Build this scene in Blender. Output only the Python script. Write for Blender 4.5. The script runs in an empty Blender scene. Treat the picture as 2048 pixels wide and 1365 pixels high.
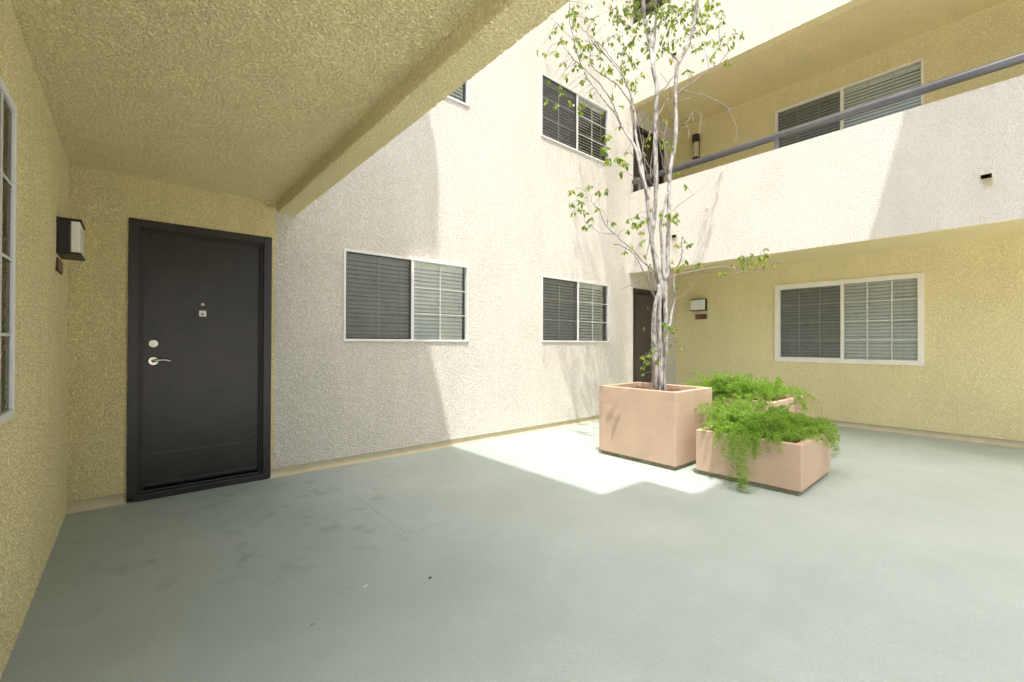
import bpy, math, random
from mathutils import Vector, Matrix
R = math.radians
random.seed(7)
SC = bpy.context.scene
COL = SC.collection

# ------------------------------------------------------------------ camera
EYE = Vector((0.0, 0.0, 1.2))
yaw, pitch, roll = R(40.611), R(0.322), R(0.179)
fw = Vector((math.sin(yaw)*math.cos(pitch), math.cos(yaw)*math.cos(pitch), math.sin(pitch)))
rt = Vector((math.cos(yaw), -math.sin(yaw), 0.0))
up = rt.cross(fw)
rt, up = rt*math.cos(roll)+up*math.sin(roll), up*math.cos(roll)-rt*math.sin(roll)
cd = bpy.data.cameras.new('camera'); cam = bpy.data.objects.new('camera', cd); COL.objects.link(cam)
cam.matrix_world = Matrix(((rt.x, up.x, -fw.x, EYE.x), (rt.y, up.y, -fw.y, EYE.y), (rt.z, up.z, -fw.z, EYE.z), (0, 0, 0, 1)))
cd.sensor_width = 36.0; cd.lens = 36.0*881.9/2048.0; cd.clip_start = 0.02; cd.clip_end = 500
SC.camera = cam

# ------------------------------------------------------------------ light
SUN = Vector((0.265, 0.234, -1.0)).normalized()
w = bpy.data.worlds.new('World'); SC.world = w; w.use_nodes = True
nt = w.node_tree; nt.nodes.clear()
sky = nt.nodes.new('ShaderNodeTexSky'); sky.sky_type = 'NISHITA'; sky.sun_disc = False
sky.sun_elevation = R(70.5); sky.sun_rotation = R(228.6); sky.air_density = 1.5; sky.dust_density = 7.0; sky.ozone_density = 2.0
bg = nt.nodes.new('ShaderNodeBackground'); bg.inputs['Strength'].default_value = 0.15
wo = nt.nodes.new('ShaderNodeOutputWorld')
nt.links.new(sky.outputs[0], bg.inputs['Color']); nt.links.new(bg.outputs[0], wo.inputs['Surface'])
ld = bpy.data.lights.new('sun', 'SUN'); ld.energy = 2.0; ld.angle = R(0.45); ld.color = (1.0, 0.98, 0.94)
sun = bpy.data.objects.new('sun', ld); COL.objects.link(sun)
sun.rotation_euler = SUN.to_track_quat('-Z', 'Y').to_euler(); sun.location = (0, 0, 12)
SC.view_settings.view_transform = 'Standard'; SC.view_settings.look = 'None'
SC.view_settings.exposure = 1.22; SC.view_settings.gamma = 1.0
SC.render.engine = 'CYCLES'
SC.cycles.max_bounces = 12; SC.cycles.diffuse_bounces = 8; SC.cycles.transparent_max_bounces = 24
SC.cycles.use_denoising = True

# ------------------------------------------------------------------ mesh and object helpers
class MB:
    def __init__(s, F=None): s.v = []; s.f = []; s.F = F; s.c = []
    def pt(s, p):
        s.v.append(tuple(s.F(*p)) if s.F else tuple(p)); return len(s.v)-1
    def face(s, pts):
        s.f.append([s.pt(p) for p in pts])
    def box(s, a, b):
        x0, y0, z0 = a; x1, y1, z1 = b
        i = [s.pt(p) for p in ((x0,y0,z0),(x1,y0,z0),(x1,y1,z0),(x0,y1,z0),(x0,y0,z1),(x1,y0,z1),(x1,y1,z1),(x0,y1,z1))]
        for q in ((3,2,1,0),(4,5,6,7),(0,1,5,4),(1,2,6,5),(2,3,7,6),(3,0,4,7)): s.f.append([i[k] for k in q])
    def tube(s, pts, rad, n=8, cap=True, wob=0.0):
        P = [Vector(p) for p in pts]; rings = []
        ref = Vector((0.3, 0.2, 1)).normalized()
        for i, p in enumerate(P):
            t = (P[min(i+1, len(P)-1)] - P[max(i-1, 0)]).normalized()
            a = t.cross(ref)
            if a.length < 1e-3: a = t.cross(Vector((1, 0, 0)))
            a.normalize(); b = t.cross(a)
            r = rad[i] if hasattr(rad, '__len__') else rad
            ring = []
            for k in range(n):
                g = 2*math.pi*k/n; rr = r*(1+random.uniform(-wob, wob))
                ring.append(s.pt(p + a*math.cos(g)*rr + b*math.sin(g)*rr))
            rings.append(ring)
        for r0, r1 in zip(rings, rings[1:]):
            for k in range(n): s.f.append([r0[k], r0[(k+1) % n], r1[(k+1) % n], r1[k]])
        if cap: s.f.append(rings[0][::-1]); s.f.append(rings[-1])
    def disc(s, c, ax, r0, h, n=24, r1=None):
        ax = Vector(ax).normalized(); s.tube([Vector(c), Vector(c)+ax*h], [r0, r0 if r1 is None else r1], n)
    def build(s, name, mat, parent=None, smooth=False, bevel=0.0):
        me = bpy.data.meshes.new(name); me.from_pydata(s.v, [], s.f); me.update()
        o = bpy.data.objects.new(name, me); COL.objects.link(o)
        for m in (mat if isinstance(mat, (list, tuple)) else [mat]): me.materials.append(m)
        if smooth: me.polygons.foreach_set('use_smooth', [True]*len(me.polygons))
        if parent:
            o.parent = parent; off = Vector((0, 0, 0)); q = parent
            while q: off += q.location; q = q.parent
            o.location = -off
        if bevel > 0:
            b = o.modifiers.new('bevel', 'BEVEL'); b.width = bevel; b.segments = 2; b.limit_method = 'ANGLE'
        return o

def thing(name, label, cat, loc=(0, 0, 0), group=None):
    o = bpy.data.objects.new(name, None); COL.objects.link(o); o.location = loc
    o.empty_display_size = 0.2; o['label'] = label; o['category'] = cat
    if group: o['group'] = group
    return o
def tag(o, label=None, cat=None, group=None, kind=None):
    for k, v in (('label', label), ('category', cat), ('group', group), ('kind', kind)):
        if v: o[k] = v
    return o
# frames: (a to the right as seen from outside, b up, c outward)
def FY(y, x0=0.0): return lambda a, b, c: (x0+a, y-c, b)             # faces the -Y side
def FXn(x, y0=0.0): return lambda a, b, c: (x-c, y0-a, b)            # faces the -X side
def FXp(x, y0=0.0): return lambda a, b, c: (x+c, y0+a, b)            # faces the +X side

# ------------------------------------------------------------------ materials
def nmat(name):
    m = bpy.data.materials.new(name); m.use_nodes = True
    t = m.node_tree; p = t.nodes['Principled BSDF']
    return m, t, p
def N(t, kind, **kw):
    n = t.nodes.new(kind)
    for k, v in kw.items():
        if k in n.inputs: n.inputs[k].default_value = v
        else: setattr(n, k, v)
    return n
def plain(name, col, rough=0.5, metal=0.0, noise=0.0, nscale=60.0, bump=0.0, bscale=300.0, spec=0.5, coat=0.0):
    m, t, p = nmat(name); L = t.links.new
    p.inputs['Base Color'].default_value = (*col, 1); p.inputs['Roughness'].default_value = rough
    p.inputs['Metallic'].default_value = metal; p.inputs['Specular IOR Level'].default_value = spec
    tc = N(t, 'ShaderNodeTexCoord')
    if noise:
        n = N(t, 'ShaderNodeTexNoise', Scale=nscale, Detail=5.0); L(tc.outputs['Object'], n.inputs['Vector'])
        mx = N(t, 'ShaderNodeMapRange'); mx.inputs[3].default_value = 1-noise; mx.inputs[4].default_value = 1+noise
        mx.inputs[1].default_value = 0.3; mx.inputs[2].default_value = 0.7
        L(n.outputs['Fac'], mx.inputs[0])
        vm = N(t, 'ShaderNodeVectorMath', operation='SCALE'); vm.inputs[0].default_value = col
        L(mx.outputs[0], vm.inputs['Scale']); L(vm.outputs[0], p.inputs['Base Color'])
    if bump:
        n2 = N(t, 'ShaderNodeTexNoise', Scale=bscale, Detail=3.0); L(tc.outputs['Object'], n2.inputs['Vector'])
        b = N(t, 'ShaderNodeBump', Strength=1.0, Distance=bump); L(n2.outputs['Fac'], b.inputs['Height'])
        L(b.outputs[0], p.inputs['Normal'])
    return m
def stucco(name, col, depth=0.006, scale=1.35, stains_streaks=(), real=False, pit_shade=0.84):
    """knocked-down stucco; real=True displaces the dense mesh it is put on, else it works as bump"""
    m, t, p = nmat(name); L = t.links.new
    tc = N(t, 'ShaderNodeTexCoord'); co = tc.outputs['Object']
    n1 = N(t, 'ShaderNodeTexNoise', Scale=58*scale, Detail=5.0, Roughness=0.62); L(co, n1.inputs['Vector'])
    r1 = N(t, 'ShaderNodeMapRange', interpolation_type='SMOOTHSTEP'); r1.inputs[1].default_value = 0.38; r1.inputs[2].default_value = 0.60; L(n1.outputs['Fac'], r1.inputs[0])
    vo = N(t, 'ShaderNodeTexVoronoi', feature='SMOOTH_F1', Scale=95*scale); L(co, vo.inputs['Vector'])
    n3 = N(t, 'ShaderNodeTexNoise', Scale=14*scale, Detail=2.0); L(co, n3.inputs['Vector'])
    a1 = N(t, 'ShaderNodeMath', operation='MULTIPLY_ADD'); a1.inputs[1].default_value = -0.45; L(vo.outputs['Distance'], a1.inputs[0]); L(r1.outputs[0], a1.inputs[2])
    a2 = N(t, 'ShaderNodeMath', operation='MULTIPLY_ADD'); a2.inputs[1].default_value = 0.5; L(n3.outputs['Fac'], a2.inputs[0]); L(a1.outputs[0], a2.inputs[2])
    dp = N(t, 'ShaderNodeDisplacement', Scale=depth, Midlevel=0.9); L(a2.outputs[0], dp.inputs['Height']); L(dp.outputs[0], t.nodes['Material Output'].inputs['Displacement'])
    m.displacement_method = 'BOTH' if real else 'BUMP'
    # colour: shade painted into the pits, big soft patches, faint vertical run marks
    pit = N(t, 'ShaderNodeMix', data_type='RGBA'); pit.inputs[6].default_value = (col[0]*pit_shade, col[1]*(pit_shade-.01), col[2]*(pit_shade-.08), 1); pit.inputs[7].default_value = (*col, 1); L(r1.outputs[0], pit.inputs[0])
    n4 = N(t, 'ShaderNodeTexNoise', Scale=1.3, Detail=4.0, Roughness=0.55); L(co, n4.inputs['Vector'])
    mp = N(t, 'ShaderNodeMapping'); mp.inputs['Scale'].default_value = (3, 3, 0.7); L(co, mp.inputs['Vector'])
    n5 = N(t, 'ShaderNodeTexNoise', Scale=1.6, Detail=4.0); L(mp.outputs[0], n5.inputs['Vector'])
    ad = N(t, 'ShaderNodeMath', operation='ADD'); L(n4.outputs['Fac'], ad.inputs[0]); L(n5.outputs['Fac'], ad.inputs[1])
    mr = N(t, 'ShaderNodeMapRange'); mr.inputs[1].default_value = 0.7; mr.inputs[2].default_value = 1.3; mr.inputs[3].default_value = 0.95; mr.inputs[4].default_value = 1.03; L(ad.outputs[0], mr.inputs[0])
    sc = N(t, 'ShaderNodeVectorMath', operation='SCALE'); L(pit.outputs[2], sc.inputs[0]); L(mr.outputs[0], sc.inputs['Scale'])
    out = sc.outputs[0]
    if stains_streaks:
        sx = N(t, 'ShaderNodeSeparateXYZ'); L(co, sx.inputs[0])
        for (axis, u, hw, ztop, ln, sc_col, amt) in stains_streaks:
            du = N(t, 'ShaderNodeMath', operation='SUBTRACT'); L(sx.outputs[axis], du.inputs[0]); du.inputs[1].default_value = u
            wob = N(t, 'ShaderNodeMath', operation='MULTIPLY_ADD'); L(n3.outputs['Fac'], wob.inputs[0]); wob.inputs[1].default_value = 0.03; L(du.outputs[0], wob.inputs[2])
            ab = N(t, 'ShaderNodeMath', operation='ABSOLUTE'); L(wob.outputs[0], ab.inputs[0])
            m1 = N(t, 'ShaderNodeMapRange', interpolation_type='SMOOTHSTEP'); m1.inputs[1].default_value = hw*0.5; m1.inputs[2].default_value = hw*1.3; m1.inputs[3].default_value = 1; m1.inputs[4].default_value = 0; L(ab.outputs[0], m1.inputs[0])
            m2 = N(t, 'ShaderNodeMapRange', interpolation_type='SMOOTHSTEP'); m2.inputs[1].default_value = ztop-ln; m2.inputs[2].default_value = ztop-ln*0.3; L(sx.outputs[2], m2.inputs[0])
            m3 = N(t, 'ShaderNodeMath', operation='LESS_THAN'); m3.inputs[1].default_value = ztop; L(sx.outputs[2], m3.inputs[0])
            q = N(t, 'ShaderNodeMath', operation='MULTIPLY'); L(m1.outputs[0], q.inputs[0]); L(m2.outputs[0], q.inputs[1])
            q2 = N(t, 'ShaderNodeMath', operation='MULTIPLY'); L(q.outputs[0], q2.inputs[0]); L(m3.outputs[0], q2.inputs[1])
            q3 = N(t, 'ShaderNodeMath', operation='MULTIPLY'); L(q2.outputs[0], q3.inputs[0]); q3.inputs[1].default_value = amt
            mm = N(t, 'ShaderNodeMix', data_type='RGBA'); L(q3.outputs[0], mm.inputs[0]); L(out, mm.inputs[6]); mm.inputs[7].default_value = (*sc_col, 1)
            out = mm.outputs[2]
    L(out, p.inputs['Base Color']); p.inputs['Roughness'].default_value = 0.88; p.inputs['Specular IOR Level'].default_value = 0.25
    return m
PAINT = (0.80, 0.768, 0.712)
YELLOW = (0.92, 0.82, 0.49)  # warm shade of the covered surfaces, put into the stucco colour
M = {}
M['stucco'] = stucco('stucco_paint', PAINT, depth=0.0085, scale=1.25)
M['stucco_fine'] = stucco('stucco_paint_fine', (0.69, 0.66, 0.61), depth=0.0065, scale=1.5, stains_streaks=(
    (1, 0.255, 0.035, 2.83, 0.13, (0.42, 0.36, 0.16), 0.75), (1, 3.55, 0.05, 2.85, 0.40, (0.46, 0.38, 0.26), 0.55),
    (1, 3.52, 0.05, 5.66, 0.45, (0.46, 0.38, 0.26), 0.5)))  # yellowish stain under one scupper, brownish streaks under the others
M['yellow'] = stucco('recess_shade_tint', YELLOW, depth=0.008, scale=1.4, pit_shade=0.78)
M['yellow_real'] = stucco('recess_shade_tint_relief', YELLOW, depth=0.0065, scale=1.7, real=True, pit_shade=0.76)
M['yellow_fine'] = stucco('recess_shade_tint_fine', YELLOW, depth=0.0065, scale=1.4)
M['smooth'] = plain('painted_base', (0.56, 0.50, 0.33), 0.7, noise=0.08, nscale=9, bump=0.0015, bscale=90)
M['trim'] = plain('white_window_frame', (0.76, 0.76, 0.74), 0.4, noise=0.03, nscale=20)
M['grille'] = plain('muntin_paint', (0.62, 0.62, 0.57), 0.5)
M['vinyl'] = plain('cream_vinyl_frame', (0.80, 0.76, 0.66), 0.45, noise=0.03, nscale=14)
M['door'] = plain('dark_door_paint', (0.022, 0.0175, 0.0145), 0.24, noise=0.25, nscale=6, bump=0.0006, bscale=420)
M['doorframe'] = plain('dark_door_frame_paint', (0.024, 0.020, 0.019), 0.32, noise=0.15, nscale=9, bump=0.0005, bscale=200)
M['door2'] = plain('weathered_door_paint', (0.055, 0.048, 0.042), 0.5, noise=0.3, nscale=3, bump=0.0006, bscale=300)
M['chrome'] = plain('satin_nickel', (0.72, 0.68, 0.60), 0.25, metal=1.0)
M['black'] = plain('black_metal', (0.012, 0.010, 0.009), 0.45, noise=0.2, nscale=60)
M['lens_aged'] = plain('aged_lens', (0.50, 0.46, 0.30), 0.4)
M['lens'] = plain('frosted_lens', (0.78, 0.78, 0.72), 0.35, noise=0.03, nscale=20)
M['rail'] = plain('grey_rail_paint', (0.17, 0.17, 0.185), 0.28, metal=0.35, noise=0.1, nscale=7)
M['blind'] = plain('blind_slat', (0.90, 0.90, 0.84), 0.5, noise=0.04, nscale=8)
M['cord'] = plain('blind_cord', (0.55, 0.55, 0.5), 0.7)
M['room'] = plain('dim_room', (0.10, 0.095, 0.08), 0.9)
M['plaque'] = plain('brown_plaque', (0.20, 0.085, 0.030), 0.35, noise=0.2, nscale=30)
M['plaque_edge'] = plain('dark_plaque_edge', (0.035, 0.02, 0.01), 0.5)
M['digits'] = plain('raised_digits', (0.085, 0.025, 0.012), 0.4)
M['swoosh'] = plain('pale_mark', (0.62, 0.42, 0.30), 0.4)
M['soil'] = plain('dry_soil', (0.13, 0.065, 0.03), 0.95, noise=0.5, nscale=40, bump=0.02, bscale=50)
M['bark'] = None
def glass(ior=1.75):
    m = bpy.data.materials.new('window_glass'); m.use_nodes = True; t = m.node_tree; t.nodes.clear(); L = t.links.new
    tr = N(t, 'ShaderNodeBsdfTransparent'); tr.inputs[0].default_value = (0.96, 0.98, 0.95, 1)
    gl = N(t, 'ShaderNodeBsdfGlossy'); gl.inputs['Roughness'].default_value = 0.01
    fr = N(t, 'ShaderNodeFresnel', IOR=ior)
    tc = N(t, 'ShaderNodeTexCoord'); n = N(t, 'ShaderNodeTexNoise', Scale=2.5, Detail=1.0); L(tc.outputs['Object'], n.inputs['Vector'])
    b = N(t, 'ShaderNodeBump', Strength=1.0, Distance=0.003); L(n.outputs['Fac'], b.inputs['Height']); L(b.outputs[0], gl.inputs['Normal'])
    mx = N(t, 'ShaderNodeMixShader'); L(fr.outputs[0], mx.inputs[0]); L(tr.outputs[0], mx.inputs[1]); L(gl.outputs[0], mx.inputs[2])
    o = N(t, 'ShaderNodeOutputMaterial'); L(mx.outputs[0], o.inputs['Surface']); return m
def screen():
    m = bpy.data.materials.new('insect_screen'); m.use_nodes = True; t = m.node_tree; t.nodes.clear(); L = t.links.new
    tr = N(t, 'ShaderNodeBsdfTransparent'); df = N(t, 'ShaderNodeBsdfDiffuse'); df.inputs[0].default_value = (0.13, 0.13, 0.12, 1)
    tc = N(t, 'ShaderNodeTexCoord'); n = N(t, 'ShaderNodeTexNoise', Scale=9.0, Detail=6.0); L(tc.outputs['Object'], n.inputs['Vector'])
    mr = N(t, 'ShaderNodeMapRange'); mr.inputs[3].default_value = 0.40; mr.inputs[4].default_value = 0.56; L(n.outputs['Fac'], mr.inputs[0])
    mx = N(t, 'ShaderNodeMixShader'); L(mr.outputs[0], mx.inputs[0]); L(tr.outputs[0], mx.inputs[1]); L(df.outputs[0], mx.inputs[2])
    o = N(t, 'ShaderNodeOutputMaterial'); L(mx.outputs[0], o.inputs['Surface']); return m
M['glass'] = glass(1.6); M['glass_side'] = glass(1.15); M['screen'] = screen()
def floor_mat():
    m, t, p = nmat('deck_coating'); L = t.links.new
    tc = N(t, 'ShaderNodeTexCoord'); co = tc.outputs['Object']
    g = N(t, 'ShaderNodeTexNoise', Scale=150.0, Detail=4.0, Roughness=0.65); L(co, g.inputs['Vector'])
    g2 = N(t, 'ShaderNodeTexNoise', Scale=3.2, Detail=5.0); L(co, g2.inputs['Vector'])
    s = N(t, 'ShaderNodeMath', operation='MULTIPLY_ADD'); s.inputs[1].default_value = 3.0; L(g2.outputs['Fac'], s.inputs[0]); L(g.outputs['Fac'], s.inputs[2])
    b = N(t, 'ShaderNodeBump', Strength=1.0, Distance=0.0052); L(s.outputs[0], b.inputs['Height']); L(b.outputs[0], p.inputs['Normal'])
    n1 = N(t, 'ShaderNodeTexNoise', Scale=0.9, Detail=5.0, Roughness=0.6); L(co, n1.inputs['Vector'])
    c1 = N(t, 'ShaderNodeMix', data_type='RGBA'); c1.inputs[6].default_value = (0.365, 0.425, 0.395, 1); c1.inputs[7].default_value = (0.43, 0.49, 0.46, 1)
    mr = N(t, 'ShaderNodeMapRange'); mr.inputs[1].default_value = 0.35; mr.inputs[2].default_value = 0.65; L(n1.outputs['Fac'], mr.inputs[0]); L(mr.outputs[0], c1.inputs[0])
    # foot-traffic grime in front of the entry door
    vm = N(t, 'ShaderNodeVectorMath', operation='DISTANCE'); vm.inputs[1].default_value = (0.75, 3.55, 0.0)
    mp0 = N(t, 'ShaderNodeMapping'); mp0.inputs['Scale'].default_value = (1.0, 1.0, 1.0); L(co, mp0.inputs['Vector']); L(mp0.outputs[0], vm.inputs[0])
    near = N(t, 'ShaderNodeMapRange', interpolation_type='SMOOTHSTEP'); near.inputs[1].default_value = 0.3; near.inputs[2].default_value = 1.7; near.inputs[3].default_value = 1; near.inputs[4].default_value = 0.10; L(vm.outputs['Value'], near.inputs[0])
    n2 = N(t, 'ShaderNodeTexNoise', Scale=5.0, Detail=6.0, Roughness=0.65, Distortion=0.3); L(co, n2.inputs['Vector'])
    r2 = N(t, 'ShaderNodeMapRange', interpolation_type='SMOOTHSTEP'); r2.inputs[1].default_value = 0.52; r2.inputs[2].default_value = 0.70; L(n2.outputs['Fac'], r2.inputs[0])
    q = N(t, 'ShaderNodeMath', operation='MULTIPLY'); L(r2.outputs[0], q.inputs[0]); L(near.outputs[0], q.inputs[1])
    q1 = N(t, 'ShaderNodeMath', operation='MULTIPLY'); L(q.outputs[0], q1.inputs[0]); q1.inputs[1].default_value = 0.6
    c2 = N(t, 'ShaderNodeMix', data_type='RGBA'); L(q1.outputs[0], c2.inputs[0]); L(c1.outputs[2], c2.inputs[6]); c2.inputs[7].default_value = (0.20, 0.225, 0.18, 1)
    # pale worn streaks
    mp = N(t, 'ShaderNodeMapping'); mp.inputs['Scale'].default_value = (0.8, 3.5, 1); mp.inputs['Rotation'].default_value = (0, 0, 0.5); L(co, mp.inputs['Vector'])
    n3 = N(t, 'ShaderNodeTexNoise', Scale=2.4, Detail=5.0); L(mp.outputs[0], n3.inputs['Vector'])
    r3 = N(t, 'ShaderNodeMapRange', interpolation_type='SMOOTHSTEP'); r3.inputs[1].default_value = 0.56; r3.inputs[2].default_value = 0.72; r3.inputs[4].default_value = 0.10; L(n3.outputs['Fac'], r3.inputs[0])
    c3 = N(t, 'ShaderNodeMix', data_type='RGBA'); L(r3.outputs[0], c3.inputs[0]); L(c2.outputs[2], c3.inputs[6]); c3.inputs[7].default_value = (0.52, 0.58, 0.54, 1)
    # specks
    n4 = N(t, 'ShaderNodeTexNoise', Scale=21.0, Detail=2.0); L(co, n4.inputs['Vector'])
    r4 = N(t, 'ShaderNodeMapRange'); r4.inputs[1].default_value = 0.755; r4.inputs[2].default_value = 0.79; r4.inputs[4].default_value = 0.3; L(n4.outputs['Fac'], r4.inputs[0])
    c4 = N(t, 'ShaderNodeMix', data_type='RGBA'); L(r4.outputs[0], c4.inputs[0]); L(c3.outputs[2], c4.inputs[6]); c4.inputs[7].default_value = (0.14, 0.14, 0.10, 1)
    # hairline crack, straight control joint
    sx = N(t, 'ShaderNodeSeparateXYZ'); L(co, sx.inputs[0])
    (xa, ya), (xb, yb) = CRACK; ln = math.hypot(xb-xa, yb-ya); nx, ny = -(yb-ya)/ln, (xb-xa)/ln
    dt = N(t, 'ShaderNodeVectorMath', operation='DOT_PRODUCT'); dt.inputs[1].default_value = (nx, ny, 0); L(co, dt.inputs[0])
    wq = N(t, 'ShaderNodeMath', operation='MULTIPLY_ADD'); wq.inputs[1].default_value = 0.02; L(n4.outputs['Fac'], wq.inputs[0]); L(dt.outputs['Value'], wq.inputs[2])
    dd = N(t, 'ShaderNodeMath', operation='SUBTRACT'); dd.inputs[1].default_value = nx*xa+ny*ya+0.01; L(wq.outputs[0], dd.inputs[0])
    da = N(t, 'ShaderNodeMath', operation='ABSOLUTE'); L(dd.outputs[0], da.inputs[0])
    m1 = N(t, 'ShaderNodeMapRange'); m1.inputs[1].default_value = 0.0012; m1.inputs[2].default_value = 0.0035; m1.inputs[3].default_value = 0.45; m1.inputs[4].default_value = 0; L(da.outputs[0], m1.inputs[0])
    al = N(t, 'ShaderNodeVectorMath', operation='DOT_PRODUCT'); al.inputs[1].default_value = ((xb-xa)/ln, (yb-ya)/ln, 0); L(co, al.inputs[0])
    s0 = ((xb-xa)*xa+(yb-ya)*ya)/ln
    g0 = N(t, 'ShaderNodeMath', operation='GREATER_THAN'); g0.inputs[1].default_value = s0; L(al.outputs['Value'], g0.inputs[0])
    g1 = N(t, 'ShaderNodeMath', operation='LESS_THAN'); g1.inputs[1].default_value = s0+ln; L(al.outputs['Value'], g1.inputs[0])
    k1 = N(t, 'ShaderNodeMath', operation='MULTIPLY'); L(g0.outputs[0], k1.inputs[0]); L(g1.outputs[0], k1.inputs[1])
    k2 = N(t, 'ShaderNodeMath', operation='MULTIPLY'); L(k1.outputs[0], k2.inputs[0]); L(m1.outputs[0], k2.inputs[1])
    c5 = N(t, 'ShaderNodeMix', data_type='RGBA'); L(k2.outputs[0], c5.inputs[0]); L(c4.outputs[2], c5.inputs[6]); c5.inputs[7].default_value = (0.10, 0.11, 0.09, 1)
    gm = N(t, 'ShaderNodeMapRange'); gm.inputs[1].default_value = 0.3; gm.inputs[2].default_value = 0.7; gm.inputs[3].default_value = 0.86; gm.inputs[4].default_value = 1.12; L(g.outputs['Fac'], gm.inputs[0])
    c6 = N(t, 'ShaderNodeVectorMath', operation='SCALE'); L(c5.outputs[2], c6.inputs[0]); L(gm.outputs[0], c6.inputs['Scale'])
    L(c6.outputs[0], p.inputs['Base Color'])
    p.inputs['Roughness'].default_value = 0.52; p.inputs['Specular IOR Level'].default_value = 0.35
    return m
CRACK = ((1.326, 3.55), (1.313, 2.55))
M['floor'] = floor_mat()
def planter_mat():
    m, t, p = nmat('terracotta_paint'); L = t.links.new
    tc = N(t, 'ShaderNodeTexCoord'); co = tc.outputs['Object']
    n = N(t, 'ShaderNodeTexNoise', Scale=2.6, Detail=5.0, Roughness=0.55); L(co, n.inputs['Vector'])
    r = N(t, 'ShaderNodeMapRange'); r.inputs[1].default_value = 0.38; r.inputs[2].default_value = 0.66; L(n.outputs['Fac'], r.inputs[0])
    c = N(t, 'ShaderNodeMix', data_type='RGBA'); c.inputs[6].default_value = (0.56, 0.405, 0.29, 1); c.inputs[7].default_value = (0.47, 0.34, 0.245, 1); L(r.outputs[0], c.inputs[0])
    mp = N(t, 'ShaderNodeMapping'); mp.inputs['Scale'].default_value = (1, 1, 14); L(co, mp.inputs['Vector'])
    n2 = N(t, 'ShaderNodeTexNoise', Scale=1.5, Detail=4.0); L(mp.outputs[0], n2.inputs['Vector'])
    r2 = N(t, 'ShaderNodeMapRange'); r2.inputs[1].default_value = 0.52; r2.inputs[2].default_value = 0.75; r2.inputs[4].default_value = 0.35; L(n2.outputs['Fac'], r2.inputs[0])
    c2 = N(t, 'ShaderNodeMix', data_type='RGBA'); L(r2.outputs[0], c2.inputs[0]); L(c.outputs[2], c2.inputs[6]); c2.inputs[7].default_value = (0.38, 0.27, 0.19, 1)
    L(c2.outputs[2], p.inputs['Base Color']); p.inputs['Roughness'].default_value = 0.6
    n3 = N(t, 'ShaderNodeTexNoise', Scale=90.0, Detail=3.0); L(co, n3.inputs['Vector'])
    b = N(t, 'ShaderNodeBump', Strength=1.0, Distance=0.0012); L(n3.outputs['Fac'], b.inputs['Height']); L(b.outputs[0], p.inputs['Normal'])
    return m
M['planter'] = planter_mat()
M['planter_base'] = plain('mossy_base', (0.22, 0.21, 0.13), 0.8, noise=0.3, nscale=25)
def leaf_mat(name, c1, c2, trans, rough=0.4, yellow=0.0):
    m, t, p = nmat(name); L = t.links.new
    g = N(t, 'ShaderNodeNewGeometry')
    cr = N(t, 'ShaderNodeValToRGB'); e = cr.color_ramp.elements
    e[0].position = 0; e[0].color = (*c1, 1); e[1].position = 1.0-yellow; e[1].color = (*c2, 1)
    if yellow:
        x = e.new(1.0-yellow*0.5); x.color = (0.42, 0.36, 0.05, 1)
        x = e.new(1.0); x.color = (0.45, 0.26, 0.05, 1)
    L(g.outputs['Random Per Island'], cr.inputs[0]); L(cr.outputs[0], p.inputs['Base Color']); p.inputs['Roughness'].default_value = rough
    tl = N(t, 'ShaderNodeBsdfTranslucent')
    sc = N(t, 'ShaderNodeVectorMath', operation='MULTIPLY'); sc.inputs[1].default_value = (1.25, 1.35, 0.55); L(cr.outputs[0], sc.inputs[0]); L(sc.outputs[0], tl.inputs[0])
    mx = N(t, 'ShaderNodeMixShader'); mx.inputs[0].default_value = trans; L(p.outputs[0], mx.inputs[1]); L(tl.outputs[0], mx.inputs[2])
    o = t.nodes['Material Output']; L(mx.outputs[0], o.inputs['Surface']); return m
M['leaf'] = leaf_mat('fig_leaf', (0.10, 0.20, 0.028), (0.38, 0.47, 0.06), 0.45, 0.32, 0.06)
M['fern'] = leaf_mat('fern_frond', (0.10, 0.25, 0.020), (0.38, 0.52, 0.10), 0.5, 0.5)
M['dry'] = leaf_mat('dry_frond', (0.30, 0.22, 0.09), (0.45, 0.36, 0.16), 0.3, 0.7)
M['fernstem'] = plain('fern_stem', (0.30, 0.34, 0.10), 0.7)
def bark():
    m, t, p = nmat('pale_bark'); L = t.links.new
    tc = N(t, 'ShaderNodeTexCoord'); co = tc.outputs['Object']
    mp = N(t, 'ShaderNodeMapping'); mp.inputs['Scale'].default_value = (1, 1, 0.45); L(co, mp.inputs['Vector'])
    n = N(t, 'ShaderNodeTexNoise', Scale=24.0, Detail=6.0, Roughness=0.6); L(mp.outputs[0], n.inputs['Vector'])
    cr = N(t, 'ShaderNodeValToRGB'); e = cr.color_ramp.elements
    e[0].position = 0.34; e[0].color = (0.13, 0.11, 0.095, 1); e[1].position = 0.58; e[1].color = (0.47, 0.45, 0.42, 1)
    L(n.outputs['Fac'], cr.inputs[0]); L(cr.outputs[0], p.inputs['Base Color']); p.inputs['Roughness'].default_value = 0.7
    b = N(t, 'ShaderNodeBump', Strength=1.0, Distance=0.004); L(n.outputs['Fac'], b.inputs['Height']); L(b.outputs[0], p.inputs['Normal'])
    return m
M['bark'] = bark()
M['twig'] = plain('twig_bark', (0.23, 0.19, 0.165), 0.7, noise=0.3, nscale=60)

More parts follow.
